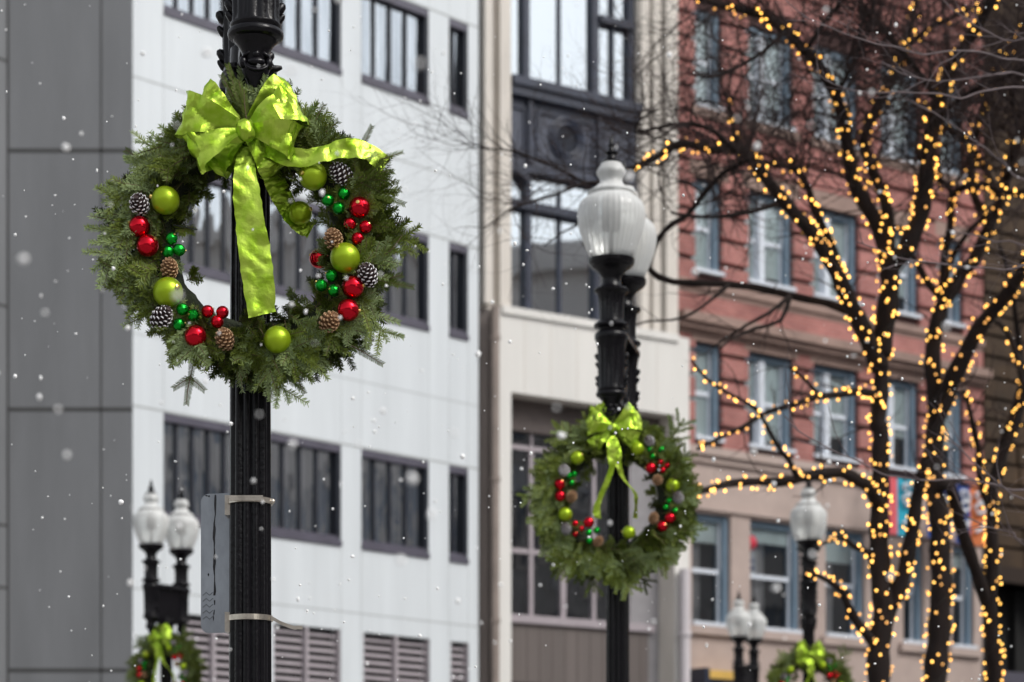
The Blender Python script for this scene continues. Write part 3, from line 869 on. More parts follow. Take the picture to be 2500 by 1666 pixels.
CUP = 5.15
def make_lamp(label):
    t = thing('street_lamp', label, 'street lamp', group='black twin-globe lamps along the street')
    s = MB()
    s.lathe([(.074, .95), (.072, 2.0), (.067, 3.6), (.065, 4.24)], segs=96, flute=lambda z: (.010, 12))
    s.lathe([(.075, 4.24), (.082, 4.25), (.082, 4.27), (.072, 4.28), (.066, 4.40)], segs=40)
    s.build('post', M_['iron'], t, smooth=True, auto=40)
    b = MB()
    b.lathe([(.24, 0), (.24, .12), (.21, .14), (.20, .40), (.17, .46), (.15, .50), (.145, .72), (.16, .76), (.12, .80), (.10, .90), (.09, .95), (.075, .96)], segs=24)
    b.build('pedestal', M_['iron'], t, smooth=True, auto=35)
    c = MB()
    # cross head: two fluted drums joined by a web
    capsule_loft(c, [(.25, .097, 4.685), (.25, .099, 4.70), (.25, .097, 4.715), (.25, .08, 4.73)])
    c.box(-.045, .045, -.22, .22, 4.36, 4.684)
    for q in (-.25, .25):
        c.lathe([(.078, 4.398), (.077, 4.42), (.079, 4.5), (.081, 4.62), (.085, 4.65), (.092, 4.684)], (0, q, 0), 84, flute=lambda z: (.008 if 4.41 < z < 4.63 else 0, 12))
        c.lathe([(.030, 4.22), (.036, 4.27), (.044, 4.305), (.056, 4.328), (.070, 4.342), (.072, 4.347), (.082, 4.350), (.088, 4.356), (.090, 4.365), (.088, 4.374), (.082, 4.380), (.078, 4.382), (.080, 4.386), (.083, 4.391), (.082, 4.397), (.077, 4.400)], (0, q, 0), 48)
    c.lathe([(.066, 4.27), (.080, 4.285), (.091, 4.297), (.091, 4.306), (.078, 4.312), (.080, 4.316), (.088, 4.322), (.088, 4.332), (.070, 4.338), (.062, 4.36)], (0, 0, 0), 40)
    capsule_loft(c, [(.05, .055, 4.30), (.12, .048, 4.315), (.18, .045, 4.335), (.22, .045, 4.358)])
    # leaf scrolls down both flanks of the drums, pierced scroll plates below
    for q in (-.25, .25):
        for sx in (-1, 1):
            for (z, r, o) in ((4.60, .019, .082), (4.55, .013, .081), (4.47, .017, .080), (4.435, .012, .080)):
                qq = q * (.97 if q > 0 else .93)
                c.tube([(sx * (o - .030), qq, z - .035), (sx * (o - .004), qq, z - .016), (sx * (o + .008), qq, z), (sx * (o + .012), qq, z + .006)], [r, r, r * .8, r * .45], 8)
    for sx in (-1, 1):
        for q in (-1, 1):
            sc_ = [(sx * (.066 + (.020 - .0012 * k_) * math.cos(k_ * .7 + 1.6)), q * .13, 4.255 + (.034 - .0022 * k_) * math.sin(k_ * .7 + 1.6)) for k_ in range(11)]
            c.tube(sc_, [.012 - .0006 * k_ for k_ in range(11)], 8)
            c.tube([(sx * .05, q * .13, 4.30), (sx * .075, q * .13, 4.30), (sx * .094, q * .13, 4.306)], [.014, .012, .006], 8)
    c.build('cross_head', M_['iron'], t, smooth=True, auto=45)
    for q in (-1, 1):
        p = MB()      # drop ornament: lipped mask over a tapering shield
        Ms = Matrix.Translation((0, q * .262, 0)) @ Matrix.Diagonal((1.0, .62, 1, 1))
        p.lathe([(.001, 4.165), (.012, 4.180), (.026, 4.205), (.039, 4.232), (.046, 4.25), (.046, 4.262), (.036, 4.275), (.030, 4.31)], (0, 0, 0), 24, M=Ms)
        pts = [(.036 * math.cos(a), q * (.290 + .010 * math.sin(-a)), 4.262 + .024 * math.sin(a)) for a in np.linspace(math.pi, 2 * math.pi, 14)]
        p.tube(pts, [.003, .004, .005, .0055, .006, .006, .006, .006, .006, .006, .0055, .005, .004, .003], 8)
        p.sphere((0, 0, 0), 1.0, 20, 12, M=Matrix.Translation((0, q * .286, 4.268)) @ Matrix.Diagonal((.029, .018, .015, 1)))
        p.sphere((0, 0, 0), 1.0, 14, 10, M=Matrix.Translation((0, q * .280, 4.293)) @ Matrix.Diagonal((.014, .018, .016, 1)))
        for sx in (-1, 1):
            p.sphere((0, 0, 0), 1.0, 14, 10, M=Matrix.Translation((sx * .041, q * .274, 4.268)) @ Matrix.Diagonal((.013, .014, .020, 1)))
            p.sphere((0, 0, 0), 1.0, 14, 10, M=Matrix.Translation((sx * .028, q * .276, 4.296)) @ Matrix.Rotation(R(35 * sx), 4, 'Y') @ Matrix.Diagonal((.018, .012, .008, 1)))
        p.build('drop_ornament', M_['iron'], t, smooth=True, auto=50)
        a = MB()
        prof = [(.09, -.445), (.082, -.43), (.072, -.415), (.074, -.405), (.100, -.395), (.103, -.385), (.098, -.375), (.074, -.362), (.072, -.34), (.073, -.26), (.078, -.21),
                (.088, -.197), (.100, -.19), (.104, -.182), (.098, -.172), (.066, -.160), (.056, -.14), (.056, -.11), (.068, -.085), (.096, -.06), (.120, -.045), (.122, -.036), (.132, -.03), (.136, -.015), (.136, .0), (.120, .004)]
        a.lathe(prof, (0, q * .25, CUP), 60, flute=lambda z: (.006 if -.345 < z < -.205 else 0, 12))
        a.build('lamp_arm', M_['iron'], t, smooth=True, auto=40)
        gmb = MB()
        gp = [(.120, .004), (.137, .04), (.163, .10), (.184, .16), (.195, .21), (.199, .25), (.196, .29), (.186, .32), (.167, .343), (.142, .362), (.131, .369), (.130, .374), (.140, .383), (.138, .39), (.112, .405), (.085, .425), (.069, .442), (.065, .457), (.071, .474),
              (.083, .49), (.087, .506), (.079, .525), (.066, .542), (.060, .56)]
        gmb.lathe(gp, (0, q * .25, CUP), 144, flute=lambda z: (.0035 if .0 < z < .36 else 0, 36))
        go = gmb.build('globe', M_['globe'], t, smooth=True)
        f = MB()
        f.lathe([(.062, .555), (.062, .565), (.050, .575), (.030, .585), (.026, .605), (.040, .615), (.040, .622), (.020, .632), (.016, .655), (.022, .662), (.015, .675), (.008, .70), (.001, .72)], (0, q * .25, CUP), 20)
        f.build('finial', M_['iron'], go, smooth=True, auto=40)
        k = MB()
        k.lathe([(.012, .0), (.012, .16), (.052, .17), (.055, .18), (.055, .36), (.03, .37), (.02, .4), (.02, .55)], (0, q * .25, CUP), 18)
        k.build('lamp_core', M_['lampcore'], go, smooth=True, auto=40)
    return t

def place(o, u, Y, rz):
    o.location = ((u - CX) / F * Y, Y, 0.0); o.rotation_euler = (0, 0, R(rz))
lamp1 = make_lamp('nearest black fluted lamp post, in sharp focus, holding the largest wreath and a metal plate')
place(lamp1, 611, 8.0, 10); lamp1.location.z = -.087      # the pavement dips a little here
lamps = [lamp1]
for u, Y, rz, lab in ((1508, 14.3, -11, 'black lamp with large frosted globes above a slightly blurred wreath before the cream building'),
                      (406, 26.6, -33, 'small blurred twin-globe lamp left of the nearest post, in front of the white offices'),
                      (1974, 26.3, -7, 'blurred lamp showing a single globe just left of the lit trunks'),
                      (1822, 37.0, -33, 'smallest twin-globe lamp low in front of the limestone ground floor windows')):
    c = copy_tree(lamp1); c["label"] = lab; place(c, u, Y, rz); lamps.append(c)

# ---------------------------------------------------------------- metal plate on the nearest post
L1 = lamp1.location
sp = thing('street_sign', 'grey metal sign plate seen from behind, strapped to the left of the nearest post', 'sign', (L1.x, L1.y, 0))
zt_, zb_ = EYE + (2000 - 1127) / 694.5, EYE + (2000 - 1450) / 694.5
q = MB()
yaw = Matrix.Translation((-.062, .055, 0)) @ Matrix.Rotation(R(-14), 4, 'Z')
def rrect(x0, x1, z0, z1, r, n=6):
    pts = []
    for cx, cz, a0 in ((x1 - r, z1 - r, 0), (x0 + r, z1 - r, 90), (x0 + r, z0 + r, 180), (x1 - r, z0 + r, 270)):
        for k in range(n + 1):
            a = R(a0 + 90 * k / n); pts.append((cx + r * math.cos(a), cz + r * math.sin(a)))
    return pts
pl = rrect(-.115, .125, zb_, zt_, .028)
n = len(pl)
q.add([yaw @ Vector((x, -.0015, z)) for x, z in pl] + [yaw @ Vector((x, .0015, z)) for x, z in pl],
      [tuple(range(n))[::-1], tuple(range(n, 2 * n))] + [(i, (i + 1) % n, n + (i + 1) % n, n + i) for i in range(n)])
q.build('plate', M_['sign_back'], sp)
q = MB()
rr = random.Random(3)
xs = -.062; strip = []
for i in range(26):
    t = i / 25; xs += rr.uniform(-.0022, .0018)
    w = .0035 * (1 + .5 * math.sin(i)) * (1 - .6 * abs(t - .45))
    z = zt_ - .004 - t * .40
    strip.append((xs - w, z)); strip.append((xs + w, z))
q.add([yaw @ Vector((x, -.0023, z)) for x, z in strip], [(2 * i, 2 * i + 1, 2 * i + 3, 2 * i + 2) for i in range(25) if i not in (21, 23)])
for bx, bz, w, h in ((-.095, zt_ - .006, .006, .003), (-.086, zt_ - .008, .004, .004), (-.088, zb_ + .195, .003, .006), (-.07, zb_ + .05, .002, .012)):
    q.add([yaw @ Vector(p) for p in ((bx - w, -.0023, bz), (bx, -.0023, bz - h), (bx + w, -.0023, bz), (bx, -.0023, bz + h))], [(0, 1, 2, 3)])
for i in range(5):
    z = zb_ + .05 + i * .018
    zz2 = [yaw @ Vector((-.108 + k * .012, -.0022, z + (.006 if k % 2 else -.004) + i * .002)) for k in range(4)]
    q.tube(zz2, .0008, 4)
q.build('paint_drips', M_['tar'], sp)
for zz_, nm in ((EYE + (2000 - 1154) / 694.5, 0), (EYE + (2000 - 1422) / 694.5, 1)):
    bnd = MB()
    bnd.lathe([(.0735, zz_ - .009), (.0745, zz_ - .009), (.0745, zz_ + .009), (.0735, zz_ + .009)], segs=48)
    bnd.box(-.082, -.06, -.02, .06, zz_ - .045, zz_ + .02)
    if nm == 0:
        bnd.sphere((.074, -.015, zz_), .010, 10, 6); bnd.box(-.06, .05, -.078, -.0725, zz_ - .007, zz_ + .0105)
    else:
        pts = [(.070, -.03, zz_), (.084, -.032, zz_ - .006), (.105, -.034, zz_ - .018), (.13, -.036, zz_ - .028), (.150, -.036, zz_ - .034), (.160, -.037, zz_ - .0325), (.176, -.038, zz_ - .033)]
        for i in range(len(pts) - 1):
            a, b = Vector(pts[i]), Vector(pts[i + 1])
            vs = [a + Vector((0, 0, .006)), a - Vector((0, 0, .006)), b - Vector((0, 0, .006)), b + Vector((0, 0, .006))]
            vs += [p + Vector((0, .002, 0)) for p in vs]
            bnd.add(vs, [(0, 1, 2, 3), (7, 6, 5, 4), (0, 3, 7, 4), (1, 5, 6, 2), (3, 2, 6, 7), (0, 4, 5, 1)])
    bnd.build('strap', M_['steel'], sp)

# ================================================================ WREATHS
def foliage(seed, n_spray, spacing, nw, keepout, name, R0=.304, sc=1.0):
    rs = np.random.RandomState(seed)
    tw = []        # start, dir, length, normal, tint
    for i in range(n_spray):
        th = rs.rand() * 2 * math.pi
        rad = np.array([math.cos(th), 0, math.sin(th)]); tan = np.array([-math.sin(th), 0, math.cos(th)]); frt = np.array([0, -1.0, 0])
        ph = rs.normal(0.75, 0.95)
        co, sf = math.cos(ph), math.sin(ph)
        base = rad * (R0 + .048 * co) + frt * (.055 * sf)
        d = rad * (co * .85 + .12) + frt * (sf * .55) + tan * (.75 + .35 * rs.randn()) + rs.randn(3) * .16
        d[2] -= .12
        front = i > n_spray * .70
        if front:
            d = rad * (.75 + .25 * rs.randn()) + tan * (.55 + .5 * rs.randn()) + frt * .12; base = rad * (R0 - .02 + .085 * rs.rand()) + frt * (.07 + .05 * rs.rand()); d[2] -= .22; co = .9
        d /= np.linalg.norm(d)
        L = (.066 + .058 * rs.rand()) * sc * (1 if co > -.2 else .55)
        if rs.rand() < .16 and co > .3: L *= 1.55
        nrm = frt + rs.randn(3) * (.22 if front else .35) + rad * .25; nrm -= d * nrm.dot(d); nrm /= np.linalg.norm(nrm)
        side = np.cross(nrm, d)
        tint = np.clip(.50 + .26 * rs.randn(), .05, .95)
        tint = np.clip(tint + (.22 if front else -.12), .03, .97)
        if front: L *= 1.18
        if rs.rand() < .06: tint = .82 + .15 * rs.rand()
        droop = np.array([0, 0, -1.0]) * .18
        tw.append((base, d, L, nrm, tint, droop))
        m = rs.randint(3, 6)
        for k in range(m):
            s_ = .30 + .6 * k / m + .05 * rs.rand()
            sg_ = 1 if k % 2 else -1
            for sg2 in ((sg_, -sg_) if rs.rand() < .45 else (sg_,)):
                d2 = d * .72 + side * sg2 * (.62 + .1 * rs.randn()) + nrm * .12 * rs.randn()
                d2 /= np.linalg.norm(d2)
                b2 = base + d * L * s_ + droop * (L * s_) ** 2 * 1.5
                n2 = nrm - d2 * nrm.dot(d2); n2 /= np.linalg.norm(n2)
                tw.append((b2, d2, L * (.50 - .28 * s_) * (1.0 + .25 * rs.rand()) + .02, n2, np.clip(tint + .08 * rs.randn(), 0, 1), droop))
    V, Fq, T = [], [], []
    mb = MB()
    for (b, d, L, nrm, tint, droop) in tw:
        pts = [b + d * L * q + droop * (L * q) ** 2 * 1.5 for q in (0, .33, .66, 1)]
        mb.tube(pts, [.0022, .0019, .0015, .001], 3, caps=False)
        n = max(4, int(L / spacing))
        q = (np.arange(n) + .5) / n
        q = q[q > .06]
        pos = b[None] + d[None] * (L * q)[:, None] + droop[None] * ((L * q) ** 2 * 1.5)[:, None]
        side = np.cross(nrm, d)
        for sg_ in (1, -1, 0):
            nn = len(q)
            psi = rs.normal(.25, .38, nn)
            phi = np.radians(rs.normal(58, 9, nn))
            if sg_ == 0:
                if rs.rand() < .35: continue
                lat = (side[None] * rs.normal(0, .5, nn)[:, None] + nrm[None]); lat /= np.linalg.norm(lat, axis=1)[:, None]
                phi = np.radians(rs.normal(42, 8, nn))
            else:
                lat = side[None] * (sg_ * np.cos(psi))[:, None] + nrm[None] * np.sin(psi)[:, None]
            dr = d[None] * np.cos(phi)[:, None] + lat * np.sin(phi)[:, None]
            ln = (.0165 + .006 * rs.rand(nn)) * np.clip(1.25 - .5 * q, .5, 1)
            tip = pos + dr * ln[:, None]
            wv = np.cross(dr, nrm[None]); wl = np.linalg.norm(wv, axis=1)[:, None]; wv = wv / np.maximum(wl, .2)
            a = pos + wv * nw * .45; c = pos - wv * nw * .45
            mid = pos + dr * (ln * .62)[:, None] + nrm[None] * .0006
            m1 = mid + wv * nw * .5; m2 = mid - wv * nw * .5
            keep = np.ones(nn, bool)
            for (kx, kz, kr) in keepout:
                keep &= ~((tip[:, 1] < -.10) & ((tip[:, 0] - kx) ** 2 + (tip[:, 2] - kz) ** 2 < (kr * 1.02) ** 2))
            blk = np.stack([a, c, m2, tip, m1], 1)[keep]
            V.append(blk.reshape(-1, 3))
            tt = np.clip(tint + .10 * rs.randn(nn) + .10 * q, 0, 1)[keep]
            T.append(np.repeat(tt, 5))
    V = np.concatenate(V); T = np.concatenate(T)
    nN = len(V) // 5
    sv = np.array([list(p) for p in mb.v]); ns = len(sv)
    me = bpy.data.meshes.new(name)
    allv = np.concatenate([V, sv]).astype(np.float32)
    nf_t = len(mb.f)
    me.vertices.add(len(allv)); me.vertices.foreach_set("co", allv.ravel())
    loops = np.concatenate([np.arange(nN * 5), np.array(mb.f).ravel() + nN * 5]).astype(np.int32)
    me.loops.add(len(loops)); me.loops.foreach_set("vertex_index", loops)
    ls = np.concatenate([np.arange(nN) * 5, nN * 5 + np.arange(nf_t) * 4]).astype(np.int32)
    lt = np.concatenate([np.full(nN, 5), np.full(nf_t, 4)]).astype(np.int32)
    me.polygons.add(len(ls)); me.polygons.foreach_set("loop_start", ls); me.polygons.foreach_set("loop_total", lt)
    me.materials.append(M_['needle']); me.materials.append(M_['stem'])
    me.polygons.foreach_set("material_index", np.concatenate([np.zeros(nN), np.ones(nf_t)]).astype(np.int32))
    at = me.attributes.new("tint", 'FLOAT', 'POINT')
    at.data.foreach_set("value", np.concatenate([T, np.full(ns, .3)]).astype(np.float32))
    me.update(calc_edges=True); me.validate()
    return me

def core_mb(seed):
    mb = MB(); n, m = 64, 14; vs = []
    for i in range(n):
        th = 2 * math.pi * i / n
        for j in range(m):
            ph = 2 * math.pi * j / m
            r = .060 * (1 + .35 * mn.noise(Vector((math.cos(th) * 4 + seed, math.sin(th) * 4, ph * 1.2))))
            rr_ = .318 + r * math.cos(ph)
            vs.append((rr_ * math.cos(th), -r * math.sin(ph), rr_ * math.sin(th)))
    fs = [(i * m + j, ((i + 1) % n) * m + j, ((i + 1) % n) * m + (j + 1) % m, i * m + (j + 1) % m) for i in range(n) for j in range(m)]
    mb.add(vs, fs); return mb

def ribbon(mb, pts, widths, wdirs, seed, amp=.010, nu=40, nv=14, freq=26):
    """crumpled ribbon surface along pts"""
    pts = [Vector(p) for p in pts]; K = len(pts) - 1
    def lerp(arr, t):
        x = t * K; i = min(int(x), K - 1); f_ = x - i
        p0, p1, p2, p3 = arr[max(i - 1, 0)], arr[i], arr[i + 1], arr[min(i + 2, K)]
        return 0.5 * ((2 * p1) + (p2 - p0) * f_ + (2 * p0 - 5 * p1 + 4 * p2 - p3) * f_ * f_ + (3 * p1 - p0 - 3 * p2 + p3) * f_ ** 3)
    wd = [Vector(w).normalized() for w in wdirs]
    vs = []
    for i in range(nu + 1):
        t = i / nu
        c = lerp(pts, t); w = lerp(widths, t); d = lerp(wd, t).normalized()
        tg = lerp(pts, min(1, t + .02)) - lerp(pts, max(0, t - .02))
        nr = tg.cross(d)
        nr = nr.normalized() if nr.length > 1e-6 else Vector((0, -1, 0))
        for j in range(nv + 1):
            s_ = j / nv - .5
            p = c + d * (w * s_)
            q = Vector((s_ * w * freq * .8 + seed * 7.1, t * (pts[-1] - pts[0]).length * 0 + i * .26 * freq / 26, seed * 3.7))
            h = abs(mn.noise(q)) * 1.6 + .38 * abs(mn.noise(q * 2.7 + Vector((5, 1, 2)))) - .5
            ed = min(1, w / .06)
            vs.append(p + nr * (amp * h * ed) + d * (.004 * mn.noise(q * 1.7 + Vector((9, 9, 1)))))
    m = nv + 1
    mb.add(vs, [(i * m + j, (i + 1) * m + j, (i + 1) * m + j + 1, i * m + j + 1) for i in range(nu) for j in range(nv)])

def loop_mb(mb, kx, kz, ang, L, W, H, y0, seed, tilt=0.0, root=None):
    kx, _, kz = deep(root, kx, y0, kz)
    d = Vector((math.cos(R(ang)), 0, math.sin(R(ang)))); w = Vector((-d.z, 0, d.x))
    pts, ws, wd = [], [], []
    n = 9
    for i in range(n):
        t = i / (n - 1); s_ = math.sin(math.pi * t)
        pts.append(Vector((kx, y0, kz)) + d * (L * s_ ** .75) + Vector((0, -H * math.cos(math.pi * t) * (.25 + s_ ** .6), 0)))
        ws.append(.03 + (W - .03) * s_ ** .7)
        wd.append(w + Vector((0, tilt * (1 - 2 * t), 0)))
    ribbon(mb, pts, ws, wd, seed, amp=.022, nu=44, nv=16, freq=13)

def cone_mb(l=.075, r=.024, n=64):
    mb = MB()
    mb.lathe([(.003, -l / 2), (r * .55, -l * .38), (r * .62, -l * .1), (r * .5, l * .2), (.004, l * .46)], segs=10)
    for i in range(n):
        t = (i + .5) / n; a = i * 2.39996
        z = -l * .48 + l * .93 * t
        rad = r * (math.sin(math.pi * (.20 + .72 * t))) ** .8
        s_ = .0075 * (.75 + .5 * math.sin(math.pi * t))
        o = Vector((math.cos(a), math.sin(a), 0)); sd = Vector((-o.y, o.x, 0)); up = Vector((0, 0, 1))
        b0 = o * rad * .45 + up * z; b1 = o * rad * 1.05 + up * (z + s_ * .55)
        vs = [b0 - sd * s_ * .5 - up * s_ * .25, b0 + sd * s_ * .5 - up * s_ * .25, b0 + sd * s_ * .5 + up * s_ * .15, b0 - sd * s_ * .5 + up * s_ * .15,
              b1 - sd * s_ * .62 - up * s_ * .18, b1 + sd * s_ * .62 - up * s_ * .18, b1 + sd * s_ * .40 + up * s_ * .30, b1 - sd * s_ * .40 + up * s_ * .30]
        mb.add(vs, [(0, 1, 5, 4), (1, 2, 6, 5), (2, 3, 7, 6), (3, 0, 4, 7)], 0)
        mb.add([b1 - sd * s_ * .62 - up * s_ * .18, b1 + sd * s_ * .62 - up * s_ * .18, b1 + sd * s_ * .40 + up * s_ * .30, b1 - sd * s_ * .40 + up * s_ * .30, b1 + o * s_ * .35 + up * s_ * .1],
               [(0, 1, 4), (1, 2, 4), (2, 3, 4), (3, 0, 4)], 1)
    return mb
_bm = {}
def bauble_mesh(kind, r):
    key = (kind, round(r, 4))
    if key not in _bm:
        mb = MB(); mb.sphere((0, 0, 0), r, 32, 20, 0)
        mb.lathe([(r * .17, r * .97), (r * .17, r * 1.13), (r * .05, r * 1.16)], segs=12, mat=1)
        me_o = mb.build('bauble', [M_[{'L': 'lime_bauble', 'R': 'red_bauble', 'r': 'red_bauble', 'G': 'green_bauble'}[kind]], M_['gold']], smooth=True, auto=50)
        _bm[key] = me_o.data; bpy.data.objects.remove(me_o)
    return _bm[key]
cm1 = cone_mb().build('pine_cone', [M_['cone_brown'], M_['cone_tip']]); cone_b = cm1.data; bpy.data.objects.remove(cm1)
cm2 = cone_mb().build('pine_cone', [M_['cone_dark'], M_['cone_snow']]); cone_s = cm2.data; bpy.data.objects.remove(cm2)
BL = {'L': 'lime green satin bauble', 'R': 'large shiny red bauble', 'r': 'small shiny red bauble', 'G': 'small shiny green bauble'}

def deep(root, x, yy, z):
    """slide a point measured in the wreath's own plane along its line of sight to depth offset yy"""
    k_ = 1 + yy / root.location.y
    return ((root.location.x + x) * k_ - root.location.x, yy, (root.location.z - EYE + z) * k_ - (root.location.z - EYE))

def dress(root, items, seed):
    rr = random.Random(seed)
    for kind, x, z, r, *rest in items:
        yy = rest[0] if rest else -.115
        if kind in 'LRrG':
            o = link('bauble', bauble_mesh(kind, r), root); o["label"] = BL[kind]
            o.location = deep(root, x, yy - r * .35, z)
            o.rotation_euler = (rr.uniform(.9, 1.6), rr.uniform(-.6, .6), rr.uniform(0, 6))
        else:
            o = link('pine_cone', cone_b if kind == 'c' else cone_s, root); o["label"] = 'brown pine cone' if kind == 'c' else 'frosted white tipped pine cone'
            s_ = r / .032
            o.scale = (s_, s_, s_); o.location = deep(root, x, yy - .02, z)
            o.rotation_euler = (R(62 + rr.uniform(-22, 12)), R(rr.uniform(-50, 50)), rr.uniform(-.6, .6))

# --- wreath on the nearest post (photo offsets from its centre, divided by its own scale)
W1 = (590.0, 562.0, 707.0)
def w1(x, y): return ((x - W1[0]) / W1[2], (W1[1] - y) / W1[2])
raw1 = [('L', 380, 461, 32), ('L', 719, 405, 32), ('L', 793, 593, 34), ('L', 386, 672, 34), ('L', 637, 781, 31), ('L', 690, 490, 27, .0),
        ('R', 320, 521, 24), ('R', 339, 565, 25), ('R', 826, 477, 24), ('R', 811, 660, 25), ('R', 800, 713, 25), ('R', 449, 773, 25), ('R', 733, 595, 22, .03),
        ('r', 804, 515, 14.5), ('r', 840, 522, 14.5), ('r', 822, 549, 14.5), ('r', 477, 716, 14.5), ('r', 511, 718, 14.5), ('r', 499, 740, 14.5),
        ('G', 790, 445, 14), ('G', 753, 460, 14), ('G', 778, 479, 14), ('G', 394, 549, 14), ('G', 386, 579, 14), ('G', 412, 575, 14), ('G', 762, 634, 14),
        ('G', 738, 656, 14), ('G', 767, 668, 14), ('G', 419, 711, 14), ('G', 445, 725, 14), ('G', 411, 746, 14),
        ('s', 784, 400, 27), ('s', 320, 470, 27), ('s', 371, 730, 28), ('s', 845, 632, 27), ('c', 766, 550, 26), ('c', 389, 617, 24), ('c', 516, 779, 26), ('c', 757, 740, 27)]
items1 = []
for k_, x, y, r, *rest in raw1:
    a, b = w1(x, y); items1.append((k_, a, b, r / W1[2], *rest))
wr1 = thing('wreath', 'largest wreath, in sharp focus on the nearest post, with a wide lime foil bow', 'wreath', ((627 - CX) / F * 7.86, 7.86, EYE + (HOR - 597) / F * 7.86), group='fir wreaths hung on the lamp posts')
core_mb(1).build('moss_ring', M_['core'], wr1, smooth=True)
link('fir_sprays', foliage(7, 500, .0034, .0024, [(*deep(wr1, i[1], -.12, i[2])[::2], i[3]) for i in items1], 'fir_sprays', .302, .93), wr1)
dress(wr1, items1, 5)
bw = MB()
kx, kz = w1(565, 300)
for q in ((142, .185, .12, .06, -.135, 1), (166, .205, .145, .07, -.17, 2), (204, .19, .13, .055, -.19, 3), (230, .165, .10, .04, -.14, 9),
          (48, .185, .10, .06, -.135, 5), (28, .19, .15, .07, -.17, 6), (-14, .165, .12, .06, -.19, 7), (-54, .155, .10, .04, -.14, 8)):
    loop_mb(bw, kx, kz, q[0], q[1], q[2], q[3], q[4], q[5], tilt=(-1) ** q[5] * .5, root=wr1)
bow = bw.build('bow', M_['foil'], wr1, smooth=True, auto=20)
kb_ = MB()
vs = []; n, m = 16, 12
for i in range(n):
    for j in range(m):
        th = math.pi * j / (m - 1); ph = 2 * math.pi * i / n
        p = Vector((.030 * math.sin(th) * math.cos(ph), .032 * math.sin(th) * math.sin(ph), .034 * math.cos(th)))
        p *= 1 + .35 * mn.noise(p * 40)
        kd = deep(wr1, kx, -.225, kz); vs.append((kd[0] + p.x, -.225 + p.y, kd[2] + p.z))
kb_.add(vs, [(i * m + j, ((i + 1) % n) * m + j, ((i + 1) % n) * m + j + 1, i * m + j + 1) for i in range(n) for j in range(m - 1)])
kb_.build('knot', M_['foil'], bow, smooth=True, auto=40)
def tail(parent, path, widths, wdirs, seed, cvt, amp=.008, nu=60):
    mb = MB(); pts = []
    for x, y, yy in path:
        a, b = cvt(x, y); pts.append(deep(wr1 if cvt is w1 else wr2, a, yy, b))
    ribbon(mb, pts, widths, wdirs, seed, amp, nu, 14, 24)
    return mb.build('ribbon_tail', M_['foil'], parent, smooth=True, auto=28)
D_ = W1[2]
tail(bow, [(562, 335, -.15), (562, 370, -.17), (565, 430, -.18), (573, 500, -.18), (585, 580, -.18), (594, 650, -.18), (602, 724, -.175)], [20 / D_, 40 / D_, 58 / D_, 66 / D_, 72 / D_, 72 / D_, 62 / D_],
     [(1, 0, .05), (1, .2, .08), (1, .1, .1), (1, -.15, .1), (1, .1, .12), (1, -.1, .12), (1, .15, .28)], 21, w1)
tail(bow, [(585, 338, -.15), (625, 350, -.17), (690, 364, -.180), (745, 352, -.185), (800, 340, -.180), (845, 348, -.16), (885, 380, -.12)], [22 / D_, 40 / D_, 42 / D_, 40 / D_, 44 / D_, 48 / D_, 44 / D_],
     [(0, 0, 1), (.1, .2, 1), (.1, -.2, 1), (-.1, .3, 1), (0, -.1, 1), (.3, .5, 1), (.6, .3, 1)], 22, w1)
tail(bow, [(600, 345, -.10), (622, 395, -.06), (642, 440, -.02), (662, 480, .0), (690, 515, .01), (715, 530, .02)], [24 / D_, 46 / D_, 50 / D_, 50 / D_, 44 / D_, 40 / D_],
     [(1, .3, .6), (1, .5, .6), (1, .2, .5), (1, .5, .8), (.6, .3, 1), (.5, .2, 1)], 23, w1)
sp_ = MB()      # loose fir sprig standing in front of the post above the bow, and a stray wire
sp_.tube([(*w1(410, 540)[:1], -.12, w1(410, 540)[1]), (w1(440, 549)[0], -.14, w1(440, 549)[1]), (w1(467, 556)[0], -.15, w1(467, 556)[1])], .0022, 5)
sp_.build('stray_wire', M_['wire'], wr1)

# small upright sprigs at the top of the first wreath
def sprig_mesh(seed, paths, name):
    rs = np.random.RandomState(seed); mb = MB(); tint = []
    for p0, p1, tn in paths:
        p0, p1 = np.array(p0), np.array(p1); d = p1 - p0; L = np.linalg.norm(d); d = d / L
        mb.tube([p0, (p0 + p1) / 2 + rs.randn(3) * .003, p1], [.0024, .0018, .001], 4, 1)
        nrm = np.array([0, -1.0, 0]) + rs.randn(3) * .3; nrm -= d * nrm.dot(d); nrm /= np.linalg.norm(nrm); side = np.cross(nrm, d)
        n = int(L / .0032)
        for i in range(n):
            q = (i + .5) / n
            for sg_ in (-1, 1):
                dr = d * .6 + side * sg_ * .8 + nrm * rs.normal(.1, .25); dr /= np.linalg.norm(dr)
                b = p0 + d * L * q; l = .019 * (1.1 - .4 * q); w = np.cross(dr, nrm) * .0010
                mb.add([b + w, b - w, b - w * .9 + dr * l * .7, b + dr * l, b + w * .9 + dr * l * .7], [(0, 1, 2, 3, 4)], 0)
    o = mb.build(name, [M_['needle'], M_['stem']])
    at = o.data.attributes.new("tint", 'FLOAT', 'POINT'); at.data.foreach_set("value", np.clip(rs.normal(.35, .08, len(o.data.vertices)), 0, 1).astype(np.float32))
    return o
def wp(x, y, yy): a, b = w1(x, y); return deep(wr1, a, yy, b)
